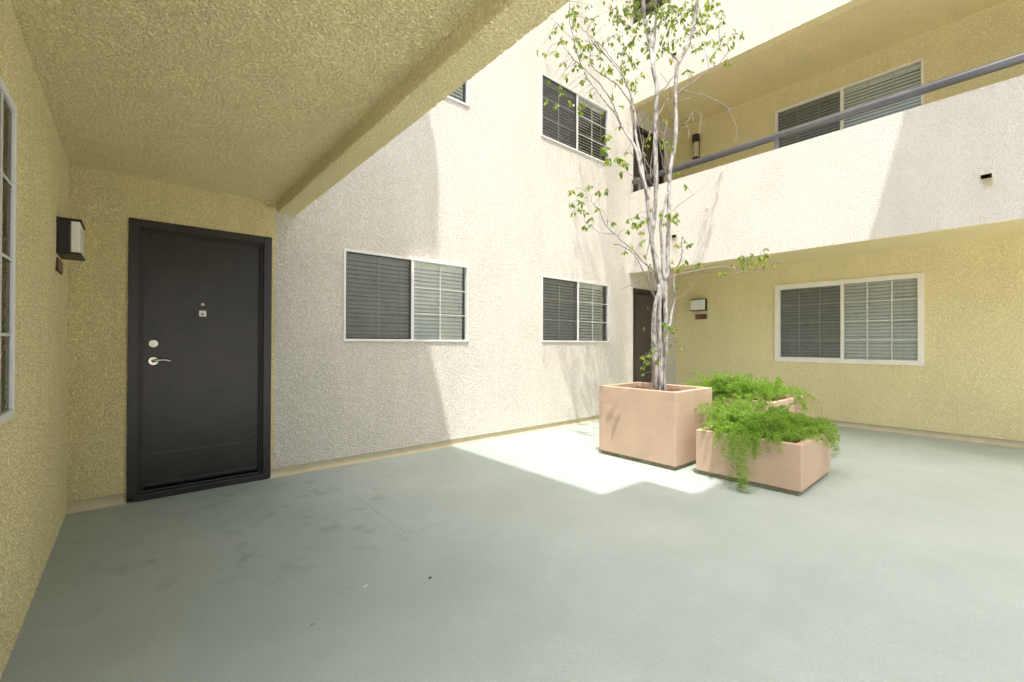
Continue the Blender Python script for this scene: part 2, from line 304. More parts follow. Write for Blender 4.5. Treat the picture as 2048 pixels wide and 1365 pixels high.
# ------------------------------------------------------------------ setting: the floor
Y1, X0, XB, X2 = 4.366, -0.352, 6.347, 7.875
CY0 = 0.6
CZ, BZ, BX0, BX1, H = 2.449, 2.364, 0.969, 1.124, 6.575
ZB = 2.392; UP = 2.829            # underside of the balcony edge; storey height
fl = MB(); fl.face([(-30, -30, 0), (40, -30, 0), (40, 40, 0), (-30, 40, 0)])
tag(fl.build('patio_floor', M['floor']), kind='structure')
pv = MB(); pv.face([(-12, -20, 0.004), (20, -20, 0.004), (20, -0.75, 0.004), (-12, -0.75, 0.004)])
tag(pv.build('bounce_sheet', plain('pale_bounce', (0.62, 0.60, 0.55), 0.85, noise=0.1, nscale=2)), kind='structure')  # added unseen sheet behind the camera, pale to bounce light forward

# ------------------------------------------------------------------ walls, windows, doors
def wall_panel(mb, u0, u1, v0, v1, holes, depth=0.17):
    us = sorted({u0, u1, *[x for h in holes for x in (h[0], h[1])]}); vs = sorted({v0, v1, *[x for h in holes for x in (h[2], h[3])]})
    us = [u for u in us if u0 <= u <= u1]; vs = [v for v in vs if v0 <= v <= v1]
    for a0, a1 in zip(us, us[1:]):
        for b0, b1 in zip(vs, vs[1:]):
            ca, cb = (a0+a1)/2, (b0+b1)/2
            if any(h[0] < ca < h[1] and h[2] < cb < h[3] for h in holes): continue
            mb.face([(a0, b0, 0), (a1, b0, 0), (a1, b1, 0), (a0, b1, 0)])
    for h in holes:
        l, r, b, t = h
        mb.face([(l, b, 0), (l, t, 0), (l, t, -depth), (l, b, -depth)]); mb.face([(r, b, 0), (r, b, -depth), (r, t, -depth), (r, t, 0)])
        mb.face([(l, t, 0), (r, t, 0), (r, t, -depth), (l, t, -depth)])
        if b > v0+0.05 and (b-UP < -0.01 or b % UP > 0.05): mb.face([(l, b, 0), (l, b, -depth), (r, b, -depth), (r, b, 0)])

import numpy as np
def dense_panel(name, mat, parent, F, u0, u1, v0, v1, holes, step, sub=False):
    """a finely cut panel, so the stucco relief is real"""
    nu, nv = int((u1-u0)/step)+1, int((v1-v0)/step)+1
    us = np.linspace(u0, u1, nu+1); vs = np.linspace(v0, v1, nv+1)
    for h in holes:                                   # snap the nearest grid lines to the opening's edges
        for x in h[:2]:
            if u0 < x < u1: us[np.argmin(abs(us-x))] = x
        for x in h[2:]:
            if v0 < x < v1: vs[np.argmin(abs(vs-x))] = x
    o_, eu, ev = (np.array(F(0, 0, 0)), np.array(F(1, 0, 0))-np.array(F(0, 0, 0)), np.array(F(0, 1, 0))-np.array(F(0, 0, 0)))
    U, V = np.meshgrid(us, vs, indexing='ij'); co = o_+U[..., None]*eu+V[..., None]*ev
    i, j = np.meshgrid(np.arange(nu), np.arange(nv), indexing='ij'); q = i*(nv+1)+j
    quads = np.stack([q, q+nv+1, q+nv+2, q+1], -1).reshape(-1, 4)
    cu = ((us[:-1]+us[1:])/2)[i].ravel(); cv = ((vs[:-1]+vs[1:])/2)[j].ravel(); keep = np.ones(len(quads), bool)
    for h in holes: keep &= ~((cu > h[0]) & (cu < h[1]) & (cv > h[2]) & (cv < h[3]))
    quads = quads[keep]; used = np.unique(quads); mp = np.zeros(co.reshape(-1, 3).shape[0], int); mp[used] = np.arange(len(used))
    vv = co.reshape(-1, 3)[used]; quads = mp[quads]
    me = bpy.data.meshes.new(name); me.vertices.add(len(vv)); me.vertices.foreach_set('co', vv.astype(np.float32).ravel())
    me.loops.add(quads.size); me.loops.foreach_set('vertex_index', quads.astype(np.int32).ravel())
    me.polygons.add(len(quads)); me.polygons.foreach_set('loop_start', np.arange(0, quads.size, 4, dtype=np.int32)); me.polygons.foreach_set('loop_total', np.full(len(quads), 4, np.int32))
    me.update(calc_edges=True); me.polygons.foreach_set('use_smooth', [True]*len(quads)); me.materials.append(mat)
    ob = bpy.data.objects.new(name, me); COL.objects.link(ob); ob.parent = parent; ob.location = -parent.location
    return ob

def window(parent, F, l, r, b, t, fw_=0.024, rows=3, cols=(2, 2), mat=None, proud=0.012, screen_side=0, label=None, slat=0.044, tilt=70, blind_side=0.03, zg=-0.028, c0=-0.075, glass=None, blinds=True, back=0.022):
    mat = mat or M['trim']; mid = (l+r)/2; zb_ = zg-back
    f = MB(F)
    f.box((l, b, zb_), (r, b+fw_, proud)); f.box((l, t-fw_, zb_), (r, t, proud))
    f.box((l, b+fw_, zb_), (l+fw_, t-fw_, proud)); f.box((r-fw_, b+fw_, zb_), (r, t-fw_, proud))
    f.box((mid-0.012, b+fw_, zb_), (mid+0.022, t-fw_, proud-0.004))
    fr = f.build('window', mat, parent, bevel=0.002)
    if label: fr['label'] = label
    halves = ((l+fw_, mid-0.012), (mid+0.022, r-fw_))
    for a0, a1 in halves:
        pl = MB(F); pl.face([(a0, b+fw_, zg), (a1, b+fw_, zg), (a1, t-fw_, zg), (a0, t-fw_, zg)]); pl.build('pane', glass or M['glass'], fr)
    for side, (a0, a1) in enumerate(halves):          # one lattice of muntins per half
        g = MB(F); k = 0.0055 if fw_ < 0.06 else 0.008; z0_, z1_ = zg+0.001, zg+0.006
        n = cols[side]; ybs = [b+fw_+(t-b-2*fw_)*j/rows for j in range(1, rows)]
        for i in range(1, n):
            x = a0+(a1-a0)*i/n; g.box((x-k, b+fw_, z0_), (x+k, t-fw_, z1_))
        for y in ybs: g.box((a0, y-k, z0_+0.0005), (a1, y+k, z1_-0.001))
        g.build('grille', M['grille'], fr)
    if screen_side is not None:
        a0, a1 = halves[screen_side]; zs = zg+0.018
        s = MB(F); s.face([(a0, b+fw_, zs), (a1, b+fw_, zs), (a1, t-fw_, zs), (a0, t-fw_, zs)]); s.build('insect_screen', M['screen'], fr)
        sf = MB(F); e = 0.011; u, v = zs-0.006, zs+0.006
        sf.box((a0, b+fw_, u), (a1, b+fw_+e, v)); sf.box((a0, t-fw_-e, u), (a1, t-fw_, v)); sf.box((a0, b+fw_+e, u), (a0+e, t-fw_-e, v)); sf.box((a1-e, b+fw_+e, u), (a1, t-fw_-e, v))
        sf.build('screen_frame', M['trim'] if mat is M['vinyl'] else M['doorframe'], fr)
    for a0, a1 in ((l+0.012, mid-0.002), (mid+0.010, r-fw_-blind_side)) if blinds else ():
        bl = MB(F); y = t-0.075
        bl.box((a0, t-0.06, c0-0.03), (a1, t-0.012, c0+0.012))
        hw = slat*0.475; ca, sa = math.cos(R(tilt)), math.sin(R(tilt))
        while y > b-0.02:
            j = random.uniform(-0.0015, 0.0015); cv = 0.0035
            bl.face([(a0, y+j+hw*sa, c0-hw*ca), (a1, y-j+hw*sa, c0-hw*ca), (a1, y-j, c0+cv), (a0, y+j, c0+cv)])
            bl.face([(a0, y+j, c0+cv), (a1, y-j, c0+cv), (a1, y-j-hw*sa, c0+hw*ca), (a0, y+j-hw*sa, c0+hw*ca)]); y -= slat
        bo = bl.build('blind', M['blind'], fr)
        for q in (0.18, 0.82):
            x = a0+(a1-a0)*q; cdm = MB(F); cdm.box((x-0.0015, b, c0+0.026), (x+0.0015, t-0.06, c0+0.028)); cdm.build('cord', M['cord'], fr)
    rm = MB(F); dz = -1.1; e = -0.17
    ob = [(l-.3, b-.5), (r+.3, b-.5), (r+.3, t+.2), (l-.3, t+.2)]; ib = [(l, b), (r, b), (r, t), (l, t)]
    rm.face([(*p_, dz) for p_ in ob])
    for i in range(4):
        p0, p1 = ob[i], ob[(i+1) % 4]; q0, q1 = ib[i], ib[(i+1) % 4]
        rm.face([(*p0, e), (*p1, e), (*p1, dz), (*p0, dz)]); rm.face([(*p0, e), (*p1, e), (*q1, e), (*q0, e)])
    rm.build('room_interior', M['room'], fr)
    return fr

def door(parent, F, l, r, z0, t, mat, full=True, label=None, hw_side=0):
    jw = 0.062
    fm = MB(F)
    for a0, a1 in ((l, l+jw), (r-jw, r)):
        fm.box((a0, z0+0.03, -0.10), (a1, t, 0.012))
    fm.box((l+jw, t-jw, -0.10), (r-jw, t, 0.010))
    for k, (i0, dd) in enumerate(((0.0, -0.004), (0.010, -0.016), (0.020, -0.030))):   # stepped stops
        e0 = jw+i0; e1 = e0+0.010
        fm.box((l+e0, z0+0.03, -0.10), (l+e1, t-e0, dd)); fm.box((r-e1, z0+0.03, -0.10), (r-e0, t-e0, dd)); fm.box((l+e1, t-e1, -0.10), (r-e1, t-e0, dd))
    e = jw+0.030
    dm = MB(F); dm.box((l+e-0.004, z0+0.10, -0.085), (r-e+0.004, t-e+0.004, -0.045))
    d = dm.build('door', mat, parent, bevel=0.002)
    if label: d['label'] = label
    fm.build('door_frame', M['doorframe'], d, bevel=0.0025)
    th = MB(F); th.box((l+jw*0.6, z0+0.0, -0.10), (r-jw*0.4, z0+0.052, 0.016)); th.box((l+jw, z0+0.052, -0.10), (r-jw, z0+0.068, -0.012))
    th.build('threshold', M['doorframe'], d, bevel=0.004)
    sw = MB(F); sw.box((l+e+0.004, z0+0.090, -0.045), (r-e-0.004, z0+0.118, -0.030)); sw.build('door_sweep', M['doorframe'], d, bevel=0.003)
    xh = l+e+0.058 if hw_side == 0 else r-e-0.058; sgn = 1 if hw_side == 0 else -1
    mm = [F(0, 0, 0), F(0, 0, 1)]; ax = Vector(mm[1])-Vector(mm[0])
    def disc(name, x, z, r0, h, mat_, r1=None, c=-0.045, par=d):
        q = MB(); q.disc(F(x, z, c), ax, r0, h, 28, r1); return q.build(name, mat_, par, smooth=False, bevel=0.0015)
    if full:
        db = disc('deadbolt', xh, z0+1.19, 0.031, 0.012, M['chrome'], 0.028); disc('keyway', xh, z0+1.19, 0.019, 0.006, M['chrome'], 0.017, -0.033)
        ks = MB(F); ks.box((xh-0.0015, z0+1.182, -0.027), (xh+0.0015, z0+1.198, -0.0265)); ks.build('key_slot', M['black'], d)
        h = disc('handle', xh, z0+1.055, 0.036, 0.012, M['chrome'], 0.031)
        lv = MB(F); pts = []; 
        for i in range(12):
            s_ = i/11; pts.append((xh+sgn*0.108*s_, z0+1.055+0.012*math.sin(s_*math.pi*0.9)-0.006*s_, 0.010+0.004*math.sin(s_*3)))
        lv.tube([F(*p_) for p_ in [(xh, z0+1.055, -0.035), (xh, z0+1.055, 0.004)]], 0.011, 12) if False else None
        lw = MB(); lw.tube([F(xh, z0+1.055, -0.034), F(xh, z0+1.055, 0.012)], [0.013, 0.011], 14); lw.tube([F(*p_) for p_ in pts], [0.011-0.005*i/11 for i in range(12)], 10)
        lw.build('lever', M['chrome'], d, smooth=True)
        disc('peephole', 0.428, z0+1.513, 0.011, 0.004, M['chrome']); disc('peephole_glass', 0.428, z0+1.513, 0.005, 0.003, M['black'], None, -0.041)
        kn = MB(F); kn.box((0.428-0.024, z0+1.414, -0.045), (0.428+0.024, z0+1.462, -0.038)); kn.build('knocker_plate', M['lens'], d, bevel=0.0015)
        disc('knocker_button', 0.428, z0+1.433, 0.0085, 0.004, M['black'], 0.007, -0.038)
        sl = MB(F); sl.box((l+e+0.06, z0+0.338, -0.0452), (r-e-0.02, z0+0.3392, -0.0447)); sl.build('scuff_line', M['rail'], d)
    else:
        kn = MB(F); kn.box((6.83, z0+1.43, -0.045), (6.87, z0+1.50, -0.038)); kn.build('knocker_plate', M['chrome'], d)
        disc('deadbolt', xh, z0+1.16, 0.031, 0.014, M['chrome'], 0.026); disc('handle', xh, z0+1.02, 0.034, 0.05, M['chrome'], 0.028)
    bk = MB(F); bk.face([(l, z0, -0.11), (r, z0, -0.11), (r, t, -0.11), (l, t, -0.11)]); bk.build('door_backing', M['black'], d)
    return d

# ---- long wall with the entry door and the slider windows
wing1 = thing('apartment_wing', 'long pale stucco wall with dark entry door and sliding windows on two storeys', 'building', (2.0, Y1, 0))
F1 = FY(Y1)
W1 = (1.558, 3.047, 1.218, 2.130); W2 = (4.274, 5.796, 1.222, 2.146)
wins = [W1, W2, (W1[0], W1[1], W1[2]+UP, W1[3]+UP-0.01), (W2[0]-0.02, W2[1]-0.03, W2[2]+UP+0.02, W2[3]+UP-0.02), (W1[0], W1[1], W1[2]+2*UP, W1[3]+2*UP), (W2[0], W2[1], W2[2]+2*UP, W2[3]+2*UP)]
D1 = (-0.035, 0.925, 0.0, 2.133); D2 = (6.462, 7.42, 0.0, 2.155); D3 = (6.462, 7.42, UP, UP+2.14); D4 = (6.462, 7.42, 2*UP, 2*UP+2.14)
SPLIT = 0.955
wl = MB(F1)
wall_panel(wl, SPLIT, 7.9, 0.077, 8.6, wins + [(D2[0], D2[1], 0.0771, D2[3]), D3, D4])
for a0, a1 in ((SPLIT, D2[0]), (D2[1], 7.9)):
    wl.face([(a0, 0.077, 0), (a1, 0.077, 0), (a1, 0.077, -0.03), (a0, 0.077, -0.03)])
wl.face([(-0.36, 8.6, 0), (7.9, 8.6, 0), (7.9, 8.6, -4), (-0.36, 8.6, -4)])
wl.build('wall', M['stucco'], wing1)
tag(dense_panel('wall', M['yellow_real'], wing1, F1, -0.36, SPLIT, 0.077, CZ+0.02, [(D1[0], D1[1], 0.0, D1[3])], 0.0052), label='stucco around the entry door with yellow shade painted in under the ceiling')
we = MB(F1)
for x_ in D1[:2]: we.face([(x_, 0.0, 0.004), (x_, D1[3], 0.004), (x_, D1[3], -.12), (x_, 0.0, -.12)])
we.face([(D1[0], D1[3], 0.004), (D1[1], D1[3], 0.004), (D1[1], D1[3], -.12), (D1[0], D1[3], -.12)])
we.face([(-0.36, 0.077, 0), (D1[0], 0.077, 0), (D1[0], 0.077, -0.03), (-0.36, 0.077, -0.03)])
we.build('door_reveal', M['smooth'], wing1)
prof = [(0.095, -0.016), (0.030, -0.016), (0.012, -0.010), (0.002, 0.006), (0.0, 0.014)]
for a0, a1 in ((-0.36, D1[0]), (D1[1], D2[0]), (D2[1], 7.9)):
    bb = MB(F1); n = max(1, int((a1-a0)/0.06))
    jit = [[(z+(random.uniform(-.0015, .0015) if 0 < z < .09 else 0), c+(random.uniform(-.002, .003) if z < .02 else 0)) for z, c in prof] for _ in range(n+1)]
    for i in range(n):
        u, v = a0+(a1-a0)*i/n, a0+(a1-a0)*(i+1)/n
        for j in range(4):
            (z0_, c0_), (z1_, c1_) = jit[i][j], jit[i][j+1]; (z2_, c2_), (z3_, c3_) = jit[i+1][j], jit[i+1][j+1]
            bb.face([(u, z0_, c0_), (u, z1_, c1_), (v, z3_, c3_), (v, z2_, c2_)])
    bb.build('baseboard', M['smooth'], wing1, smooth=True)
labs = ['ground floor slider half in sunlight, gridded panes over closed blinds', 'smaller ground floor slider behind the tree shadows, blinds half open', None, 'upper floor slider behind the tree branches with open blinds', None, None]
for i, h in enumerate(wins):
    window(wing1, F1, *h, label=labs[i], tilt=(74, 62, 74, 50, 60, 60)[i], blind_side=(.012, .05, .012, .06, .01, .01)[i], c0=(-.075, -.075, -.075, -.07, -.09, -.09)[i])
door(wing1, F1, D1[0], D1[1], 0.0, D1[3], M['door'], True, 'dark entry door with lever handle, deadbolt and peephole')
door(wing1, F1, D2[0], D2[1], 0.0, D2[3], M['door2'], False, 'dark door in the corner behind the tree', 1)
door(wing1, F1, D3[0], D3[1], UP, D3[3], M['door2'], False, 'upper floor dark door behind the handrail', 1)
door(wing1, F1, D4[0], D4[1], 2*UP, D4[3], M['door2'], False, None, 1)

# ---- wing with the balconies
wing2 = thing('apartment_wing', 'stucco wing with solid balcony parapet above a recessed wall with a wide cream framed window', 'building', (X2, 1.5, 0))
F2 = FXn(X2)
w4 = (-2.645, -0.868, 0.925, 2.150); w5 = (-2.645, -0.868, 0.925+UP, 2.150+UP)
w6 = (-2.645, -0.868, 0.925+2*UP, 2.150+2*UP)
w2 = MB(F2); wall_panel(w2, -Y1, 4.0, 0.077, 8.6, [w4, w5, w6])
w2.face([(-Y1, 0.077, 0), (4.0, 0.077, 0), (4.0, 0.077, -0.03), (-Y1, 0.077, -0.03)])
w2.build('wall', M['yellow_fine'], wing2)
b2 = MB(F2)
for (z0_, c0_), (z1_, c1_) in zip(prof, prof[1:]): b2.face([(-Y1, z0_, c0_), (-Y1, z1_, c1_), (4.0, z1_, c1_), (4.0, z0_, c0_)])
b2.build('baseboard', M['smooth'], wing2)
window(wing2, F2, *w4, fw_=0.066, rows=4, cols=(3, 3), mat=M['vinyl'], proud=0.020, label='wide ground floor window with thick cream frame', tilt=74, slat=0.049, blind_side=0.0)
window(wing2, F2, *w5, fw_=0.030, rows=4, cols=(3, 3), mat=M['vinyl'], proud=0.016, label='wide upper floor window behind the balcony parapet', tilt=72, slat=0.047, blind_side=0.0)
window(wing2, F2, *w6, fw_=0.030, rows=4, cols=(3, 3), mat=M['vinyl'], proud=0.016, tilt=72, slat=0.047)
TH = 0.155; YE = -4.0
for k in range(3):
    zb = ZB+UP*k; zt = zb+1.354; c = zb+0.085
    if k < 2:
        pm = MB(); x0, x1 = XB, XB+TH
        fo = (0.0 if k == 0 else 0.0)
        scp = [(0.215, 0.29, zb+0.44, zb+0.485), (3.515, 3.585, zb+0.455, zb+0.50)]
        q = MB(FXn(XB)); holes = [(-b_, -a_, z0_, z1_) for a_, b_, z0_, z1_ in scp]
        wall_panel(q, -Y1, -YE, zb, zt, holes, depth=0.09)
        # soft rounded coping and back face
        q.face([(-Y1, zt, 0), (-YE, zt, 0), (-YE, zt+0.006, -0.02), (-Y1, zt+0.006, -0.02)]); q.face([(-Y1, zt+0.006, -0.02), (-YE, zt+0.006, -0.02), (-YE, zt, -TH), (-Y1, zt, -TH)])
        q.face([(-Y1, zb+0.43, -TH), (-YE, zb+0.43, -TH), (-YE, zt, -TH), (-Y1, zt, -TH)])
        q.build('parapet', M['stucco_fine'], wing2)
        for (a_, b_, z0_, z1_) in scp:
            sm = MB(FXn(XB)); e = 0.005
            sm.box((-b_-e, z0_-e, -0.09), (-b_, z1_+e, 0.004)); sm.box((-a_, z0_-e, -0.09), (-a_+e, z1_+e, 0.004)); sm.box((-b_, z0_-e, -0.09), (-a_, z0_, 0.010)); sm.box((-b_, z1_, -0.09), (-a_, z1_+e, 0.004))
            so = sm.build('scupper', M['smooth'], wing2)
            sk = MB(FXn(XB)); sk.face([(-b_, z0_, -0.085), (-a_, z0_, -0.085), (-a_, z1_, -0.085), (-b_, z1_, -0.085)]); sk.build('scupper_opening', M['black'], so)
    bm = MB(FXn(XB)); bm.face([(-Y1, zb, 0), (-YE, zb, 0), (-YE, zb, -TH), (-Y1, zb, -TH)]); bm.face([(-Y1, zb, -TH), (-YE, zb, -TH), (-YE, c, -TH-0.012), (-Y1, c, -TH-0.012)])
    if k == 2: bm.face([(-Y1, zb, 0), (-YE, zb, 0), (-YE, zb+0.5, 0), (-Y1, zb+0.5, 0)])
    bm.build('edge_beam', M['yellow_fine'], wing2)
    sl = MB(); sl.box((XB+TH-0.01 if k < 2 else XB+0.01, YE, c), (X2+0.3, Y1, zb+0.438)); sl.build('slab', M['yellow_fine'], wing2)
    if k < 2:
        rl = MB(); rz = zb+1.354+0.195; rx = XB+0.072
        rl.tube([(rx, Y1-0.035, rz), (rx, YE, rz)], 0.0475, 20); hr = rl.build('handrail', M['rail'], wing2, smooth=True)
        for yy in (4.20, 2.13, -0.6, -2.6):
            pb = MB(); pb.box((rx-0.025, yy-0.025, zt-0.01), (rx+0.025, yy+0.025, rz-0.03)); pb.build('rail_post', M['rail'], hr, bevel=0.003)

# ---- covered wing over the camera
wing3 = thing('apartment_wing', 'covered walkway with rough yellow-tinted stucco ceiling, edge beam and side wall at the left', 'building', (X0, 1.0, 0))
F3 = FXp(X0)
w7 = (1.30, 2.53, 0.915, 2.10)
dense_panel('wall', M['yellow_real'], wing3, F3, 1.2, Y1+0.03, 0.0, 2.46, [w7], 0.0052)
w3 = MB(F3); wall_panel(w3, CY0, 1.2, 0.0, 2.46, []); w3.face([(Y1+.03, 0, -.001), (Y1+.2, 0, -.001), (Y1+.2, 2.5, -.001), (Y1+.03, 2.5, -.001)])
l_, r_, b__, t__ = w7
for q_ in ([(l_, b__), (l_, t__)], [(r_, b__), (r_, t__)], [(l_, b__), (r_, b__)], [(l_, t__), (r_, t__)]): w3.face([(*q_[0], .004), (*q_[1], .004), (*q_[1], -.17), (*q_[0], -.17)])
w3.build('wall', M['yellow'], wing3)
window(wing3, F3, *w7, fw_=0.030, rows=4, cols=(2, 3), glass=M['glass_side'], blinds=False, back=0.003, label='slider at the left edge of the photo, seen nearly edge on', proud=0.006, screen_side=None, tilt=60, zg=-0.004)
dense_panel('ceiling', M['yellow_real'], wing3, lambda a, b, c: (BX0+0.02-a, b, CZ-c), 0.0, BX0+0.02-X0+0.03, 0.85, Y1+0.02, [], 0.0052)
cm = MB(); cm.box((X0-0.2, CY0, CZ+0.006), (BX0+0.02, Y1+0.1, CZ+0.3)); cm.build('slab', M['yellow'], wing3)
# edge beam: finely cut strip with ragged stucco arrises
be = MB(); ny = 620
ys = [CY0+(Y1-CY0)*i/ny for i in range(ny+1)]
def sm_noise(seed, amp, n):
    r_ = random.Random(seed); a = [r_.uniform(-1, 1) for _ in range(n)]
    return [amp*(a[i]*0.5+a[max(0, i-1)]*0.25+a[min(n-1, i+1)]*0.25) for i in range(n)]
n1, n2, n3, n4 = (sm_noise(k, 0.005, ny+1) for k in range(4))
prof3 = lambda i: [(BX0-0.004, CZ+0.01), (BX0, BZ+0.015), (BX0+0.006+n3[i]*.5, BZ+0.003+n1[i]), (BX0+0.03, BZ+n1[i]*.4), (BX1-0.03, BZ+n4[i]*.4), (BX1-0.005+n2[i]*.6, BZ+0.003+n4[i]), (BX1+n2[i]*.6, BZ+0.012), (BX1, BZ+0.08)]
for i in range(ny):
    p0, p1 = prof3(i), prof3(i+1)
    for j in range(len(p0)-1): be.face([(p0[j][0], ys[i], p0[j][1]), (p0[j+1][0], ys[i], p0[j+1][1]), (p1[j+1][0], ys[i+1], p1[j+1][1]), (p1[j][0], ys[i+1], p1[j][1])])
be.build('edge_beam', M['yellow'], wing3)
fm = MB(); fm.box((BX0+0.03, CY0, BZ+0.078), (BX1, Y1, 3.72)); fm.build('parapet', M['stucco'], wing3)

# ---- high unseen sheet, added as a sun blocker: its edges draw the sunlit patch on the floor and the shade edge on the walls
HC = 10.0; SX, SY = 0.265*HC, 0.234*HC
can = thing('added_sun_blocker', 'added unseen flat sheet high above the court, to shape the sun shadows', 'blocker', (0, 0, HC))
def slab(pts, name, z0=HC-0.06, z1=HC):
    m = MB(); n = len(pts); P = [(x-SX, y-SY) for x, y in pts]      # pts are where the sun drops the outline on the floor
    m.face([(x, y, z1) for x, y in P]); m.face([(x, y, z0) for x, y in P][::-1])
    for i in range(n): m.face([(*P[i], z1), (*P[(i+1) % n], z1), (*P[(i+1) % n], z0), (*P[i], z0)])
    m.build(name, M['stucco_fine'], can)
slab([(-0.62, -0.12), (11.0, -0.12), (11.0, 1.73), (3.41, 1.73), (3.41, 2.195), (2.832, 2.195), (2.832, 4.891), (3.224, 4.90), (3.36, 5.004), (3.457, 5.085), (3.512, 5.188), (3.516, 5.289), (3.49, 5.54), (3.34, 5.74), (2.832, 5.90), (-0.62, 5.90)], 'blocker_sheet')
for x_, y_ in ((-0.3, 5.75), (-0.5, 0.0), (10.8, 0.0)):
    pm_ = MB(); pm_.box((x_-SX-.08, y_-SY-.08, 0), (x_-SX+.08, y_-SY+.08, HC-0.06)); pm_.build('blocker_post', M['rail'], can)

# ------------------------------------------------------------------ wall lamps, plaques
def box_lamp(F, a, b, label, w_=0.27, h_=0.215):
    L = thing('wall_lamp', label, 'wall lamp', F(a+w_/2, b, 0), 'square wall lamps beside the doors')
    m = MB(F); m.box((a, b+0.012, 0), (a+w_, b+h_-0.012, 0.058)); m.build('housing', M['black'], L, bevel=0.003)
    m = MB(F); m.box((a-0.003, b+h_-0.012, 0), (a+w_+0.003, b+h_, 0.108)); m.build('top_plate', M['black'], L, bevel=0.002)
    m = MB(F); m.box((a-0.003, b, 0), (a+w_+0.003, b+0.012, 0.108)); m.build('bottom_plate', M['black'], L, bevel=0.002)
    m = MB(F); m.box((a+0.006, b+0.0125, 0.0585), (a+w_-0.006, b+h_-0.0125, 0.102)); m.build('lens', M['lens'], L, bevel=0.008)
    return L
box_lamp(FXp(X0), 3.725, 1.727, 'square black wall lamp at left beside the entry door, seen from its side')
box_lamp(FXn(X2), -4.03, 1.805, 'square black wall lamp with white lens on the recessed wall right of the tree')
L3 = thing('wall_lamp', 'tall black capped wall lamp on the upper floor behind the handrail', 'wall lamp', (X2-0.06, 3.93, 4.8))
m = MB(); m.tube([(X2-0.075, 3.935, 4.89), (X2-0.075, 3.935, 5.03)], 0.062, 20); m.tube([(X2-0.075, 3.935, 5.031), (X2-0.075, 3.935, 5.045)], [0.062, 0.04], 20); m.build('cap', M['black'], L3)
m = MB(); m.tube([(X2-0.075, 3.935, 4.62), (X2-0.075, 3.935, 4.889)], 0.052, 20); m.build('lens', M['lens_aged'], L3, smooth=False)
m = MB(); m.box((X2-0.03, 3.90, 4.6), (X2, 3.97, 5.0)); m.build('back_plate', M['black'], L3)
m = MB(); m.tube([(X2-0.075, 3.935, 4.60), (X2-0.075, 3.935, 4.619)], 0.056, 20); m.build('base_ring', M['black'], L3)

def text_mesh(txt, size, depth):
    cu = bpy.data.curves.new('text', 'FONT'); cu.body = txt; cu.size = size; cu.extrude = depth; cu.align_x = 'CENTER'; cu.align_y = 'CENTER'; cu.resolution_u = 3
    o = bpy.data.objects.new('text', cu); COL.objects.link(o); dg = bpy.context.evaluated_depsgraph_get(); dg.update()
    me = bpy.data.meshes.new_from_object(o.evaluated_get(dg)); vs = [v.co.copy() for v in me.vertices]; fs = [list(p.vertices) for p in me.polygons]
    bpy.data.objects.remove(o); bpy.data.curves.remove(cu); return vs, fs
def plaque(F, a, b, w_, h_, label, digits):
    P = thing('number_plaque', label, 'number sign', F(a+w_/2, b, 0), 'brown door number plaques')
    m = MB(F); m.box((a, b, 0), (a+w_, b+h_, 0.008)); m.build('backing', M['plaque_edge'], P, bevel=0.002)
    m = MB(F); m.box((a+0.008, b+0.008, 0.0081), (a+w_-0.008, b+h_-0.008, 0.013)); m.build('face_plate', M['plaque'], P, bevel=0.001)
    vs, fs = text_mesh(digits, h_*0.86, 0.002); cx = a+w_*0.66; q = MB(F)
    for v in vs: q.pt((cx+v.x*0.95, b+h_/2+v.y, 0.0155+v.z))
    q.f = fs; q.build('digits', M['digits'], P)
    q = MB(F); x, y = a+w_*0.14, b+h_*0.22
    q.face([(x, y, 0.0145), (x+w_*0.10, y+h_*0.10, 0.0145), (x+w_*0.21, y+h_*0.56, 0.0145), (x+w_*0.13, y+h_*0.30, 0.0145)])
    q.build('emblem', M['swoosh'], P)
plaque(FXn(X2), -3.978, 1.655, 0.218, 0.092, 'small brown number plaque reading 105 under the lamp on the recessed wall', '105')
plaque(FXp(X0), 3.72, 1.622, 0.215, 0.080, 'small brown plaque under the square lamp at the left edge', '')

# ------------------------------------------------------------------ planters
def planter(name, label, A, rot, wx, wy, h, rim, soil_z, base=0.04):
    c, s = math.cos(rot), math.sin(rot); F = lambda a, b, z: (A[0]+a*c-b*s, A[1]+a*s+b*c, z)
    P = thing(name, label, 'planter', F(wx/2, wy/2, 0), 'terracotta coloured box planters')
    r = 0.006
    m = MB(F); O = [(0, 0), (wx, 0), (wx, wy), (0, wy)]; I = [(rim, rim), (wx-rim, rim), (wx-rim, wy-rim), (rim, wy-rim)]
    T = 0.010
    Ot = [(x*(1-0*T), y) for x, y in O]
    ids = {}
    def ring(pts, z): return [m.pt((x, y, z)) for x, y in pts]
    ob, ot = ring(O, base), ring(O, h); it, ib = ring(I, h), ring(I, soil_z-0.05)
    for a0, a1 in ((ob, ot), (ot, it), (it, ib)):
        for i in range(4): j = (i+1) % 4; m.f.append([a0[i], a0[j], a1[j], a1[i]])
    m.f.append(ob[::-1])
    m.build('box', M['planter'], P, bevel=0.007)
    m = MB(F); q = 0.022; m.box((q, q, 0.0), (wx-q, wy-q, base-0.001)); m.build('base', M['planter_base'], P)
    m = MB(F); n = 18
    g = [[(rim+(wx-2*rim)*i/n, rim+(wy-2*rim)*j/n, soil_z+random.uniform(-0.012, 0.012)+0.02*math.sin(i*0.7)*math.cos(j*0.5)) for j in range(n+1)] for i in range(n+1)]
    for i in range(n):
        for j in range(n): m.face([g[i][j], g[i+1][j], g[i+1][j+1], g[i][j+1]])
    m.build('soil', M['soil'], P, smooth=True)
    return F
PF1 = planter('planter', 'tallest terracotta box planter, holding the slender tree', (3.874, 2.149), 0, 0.745, 0.90, 0.744, 0.055, 0.685)
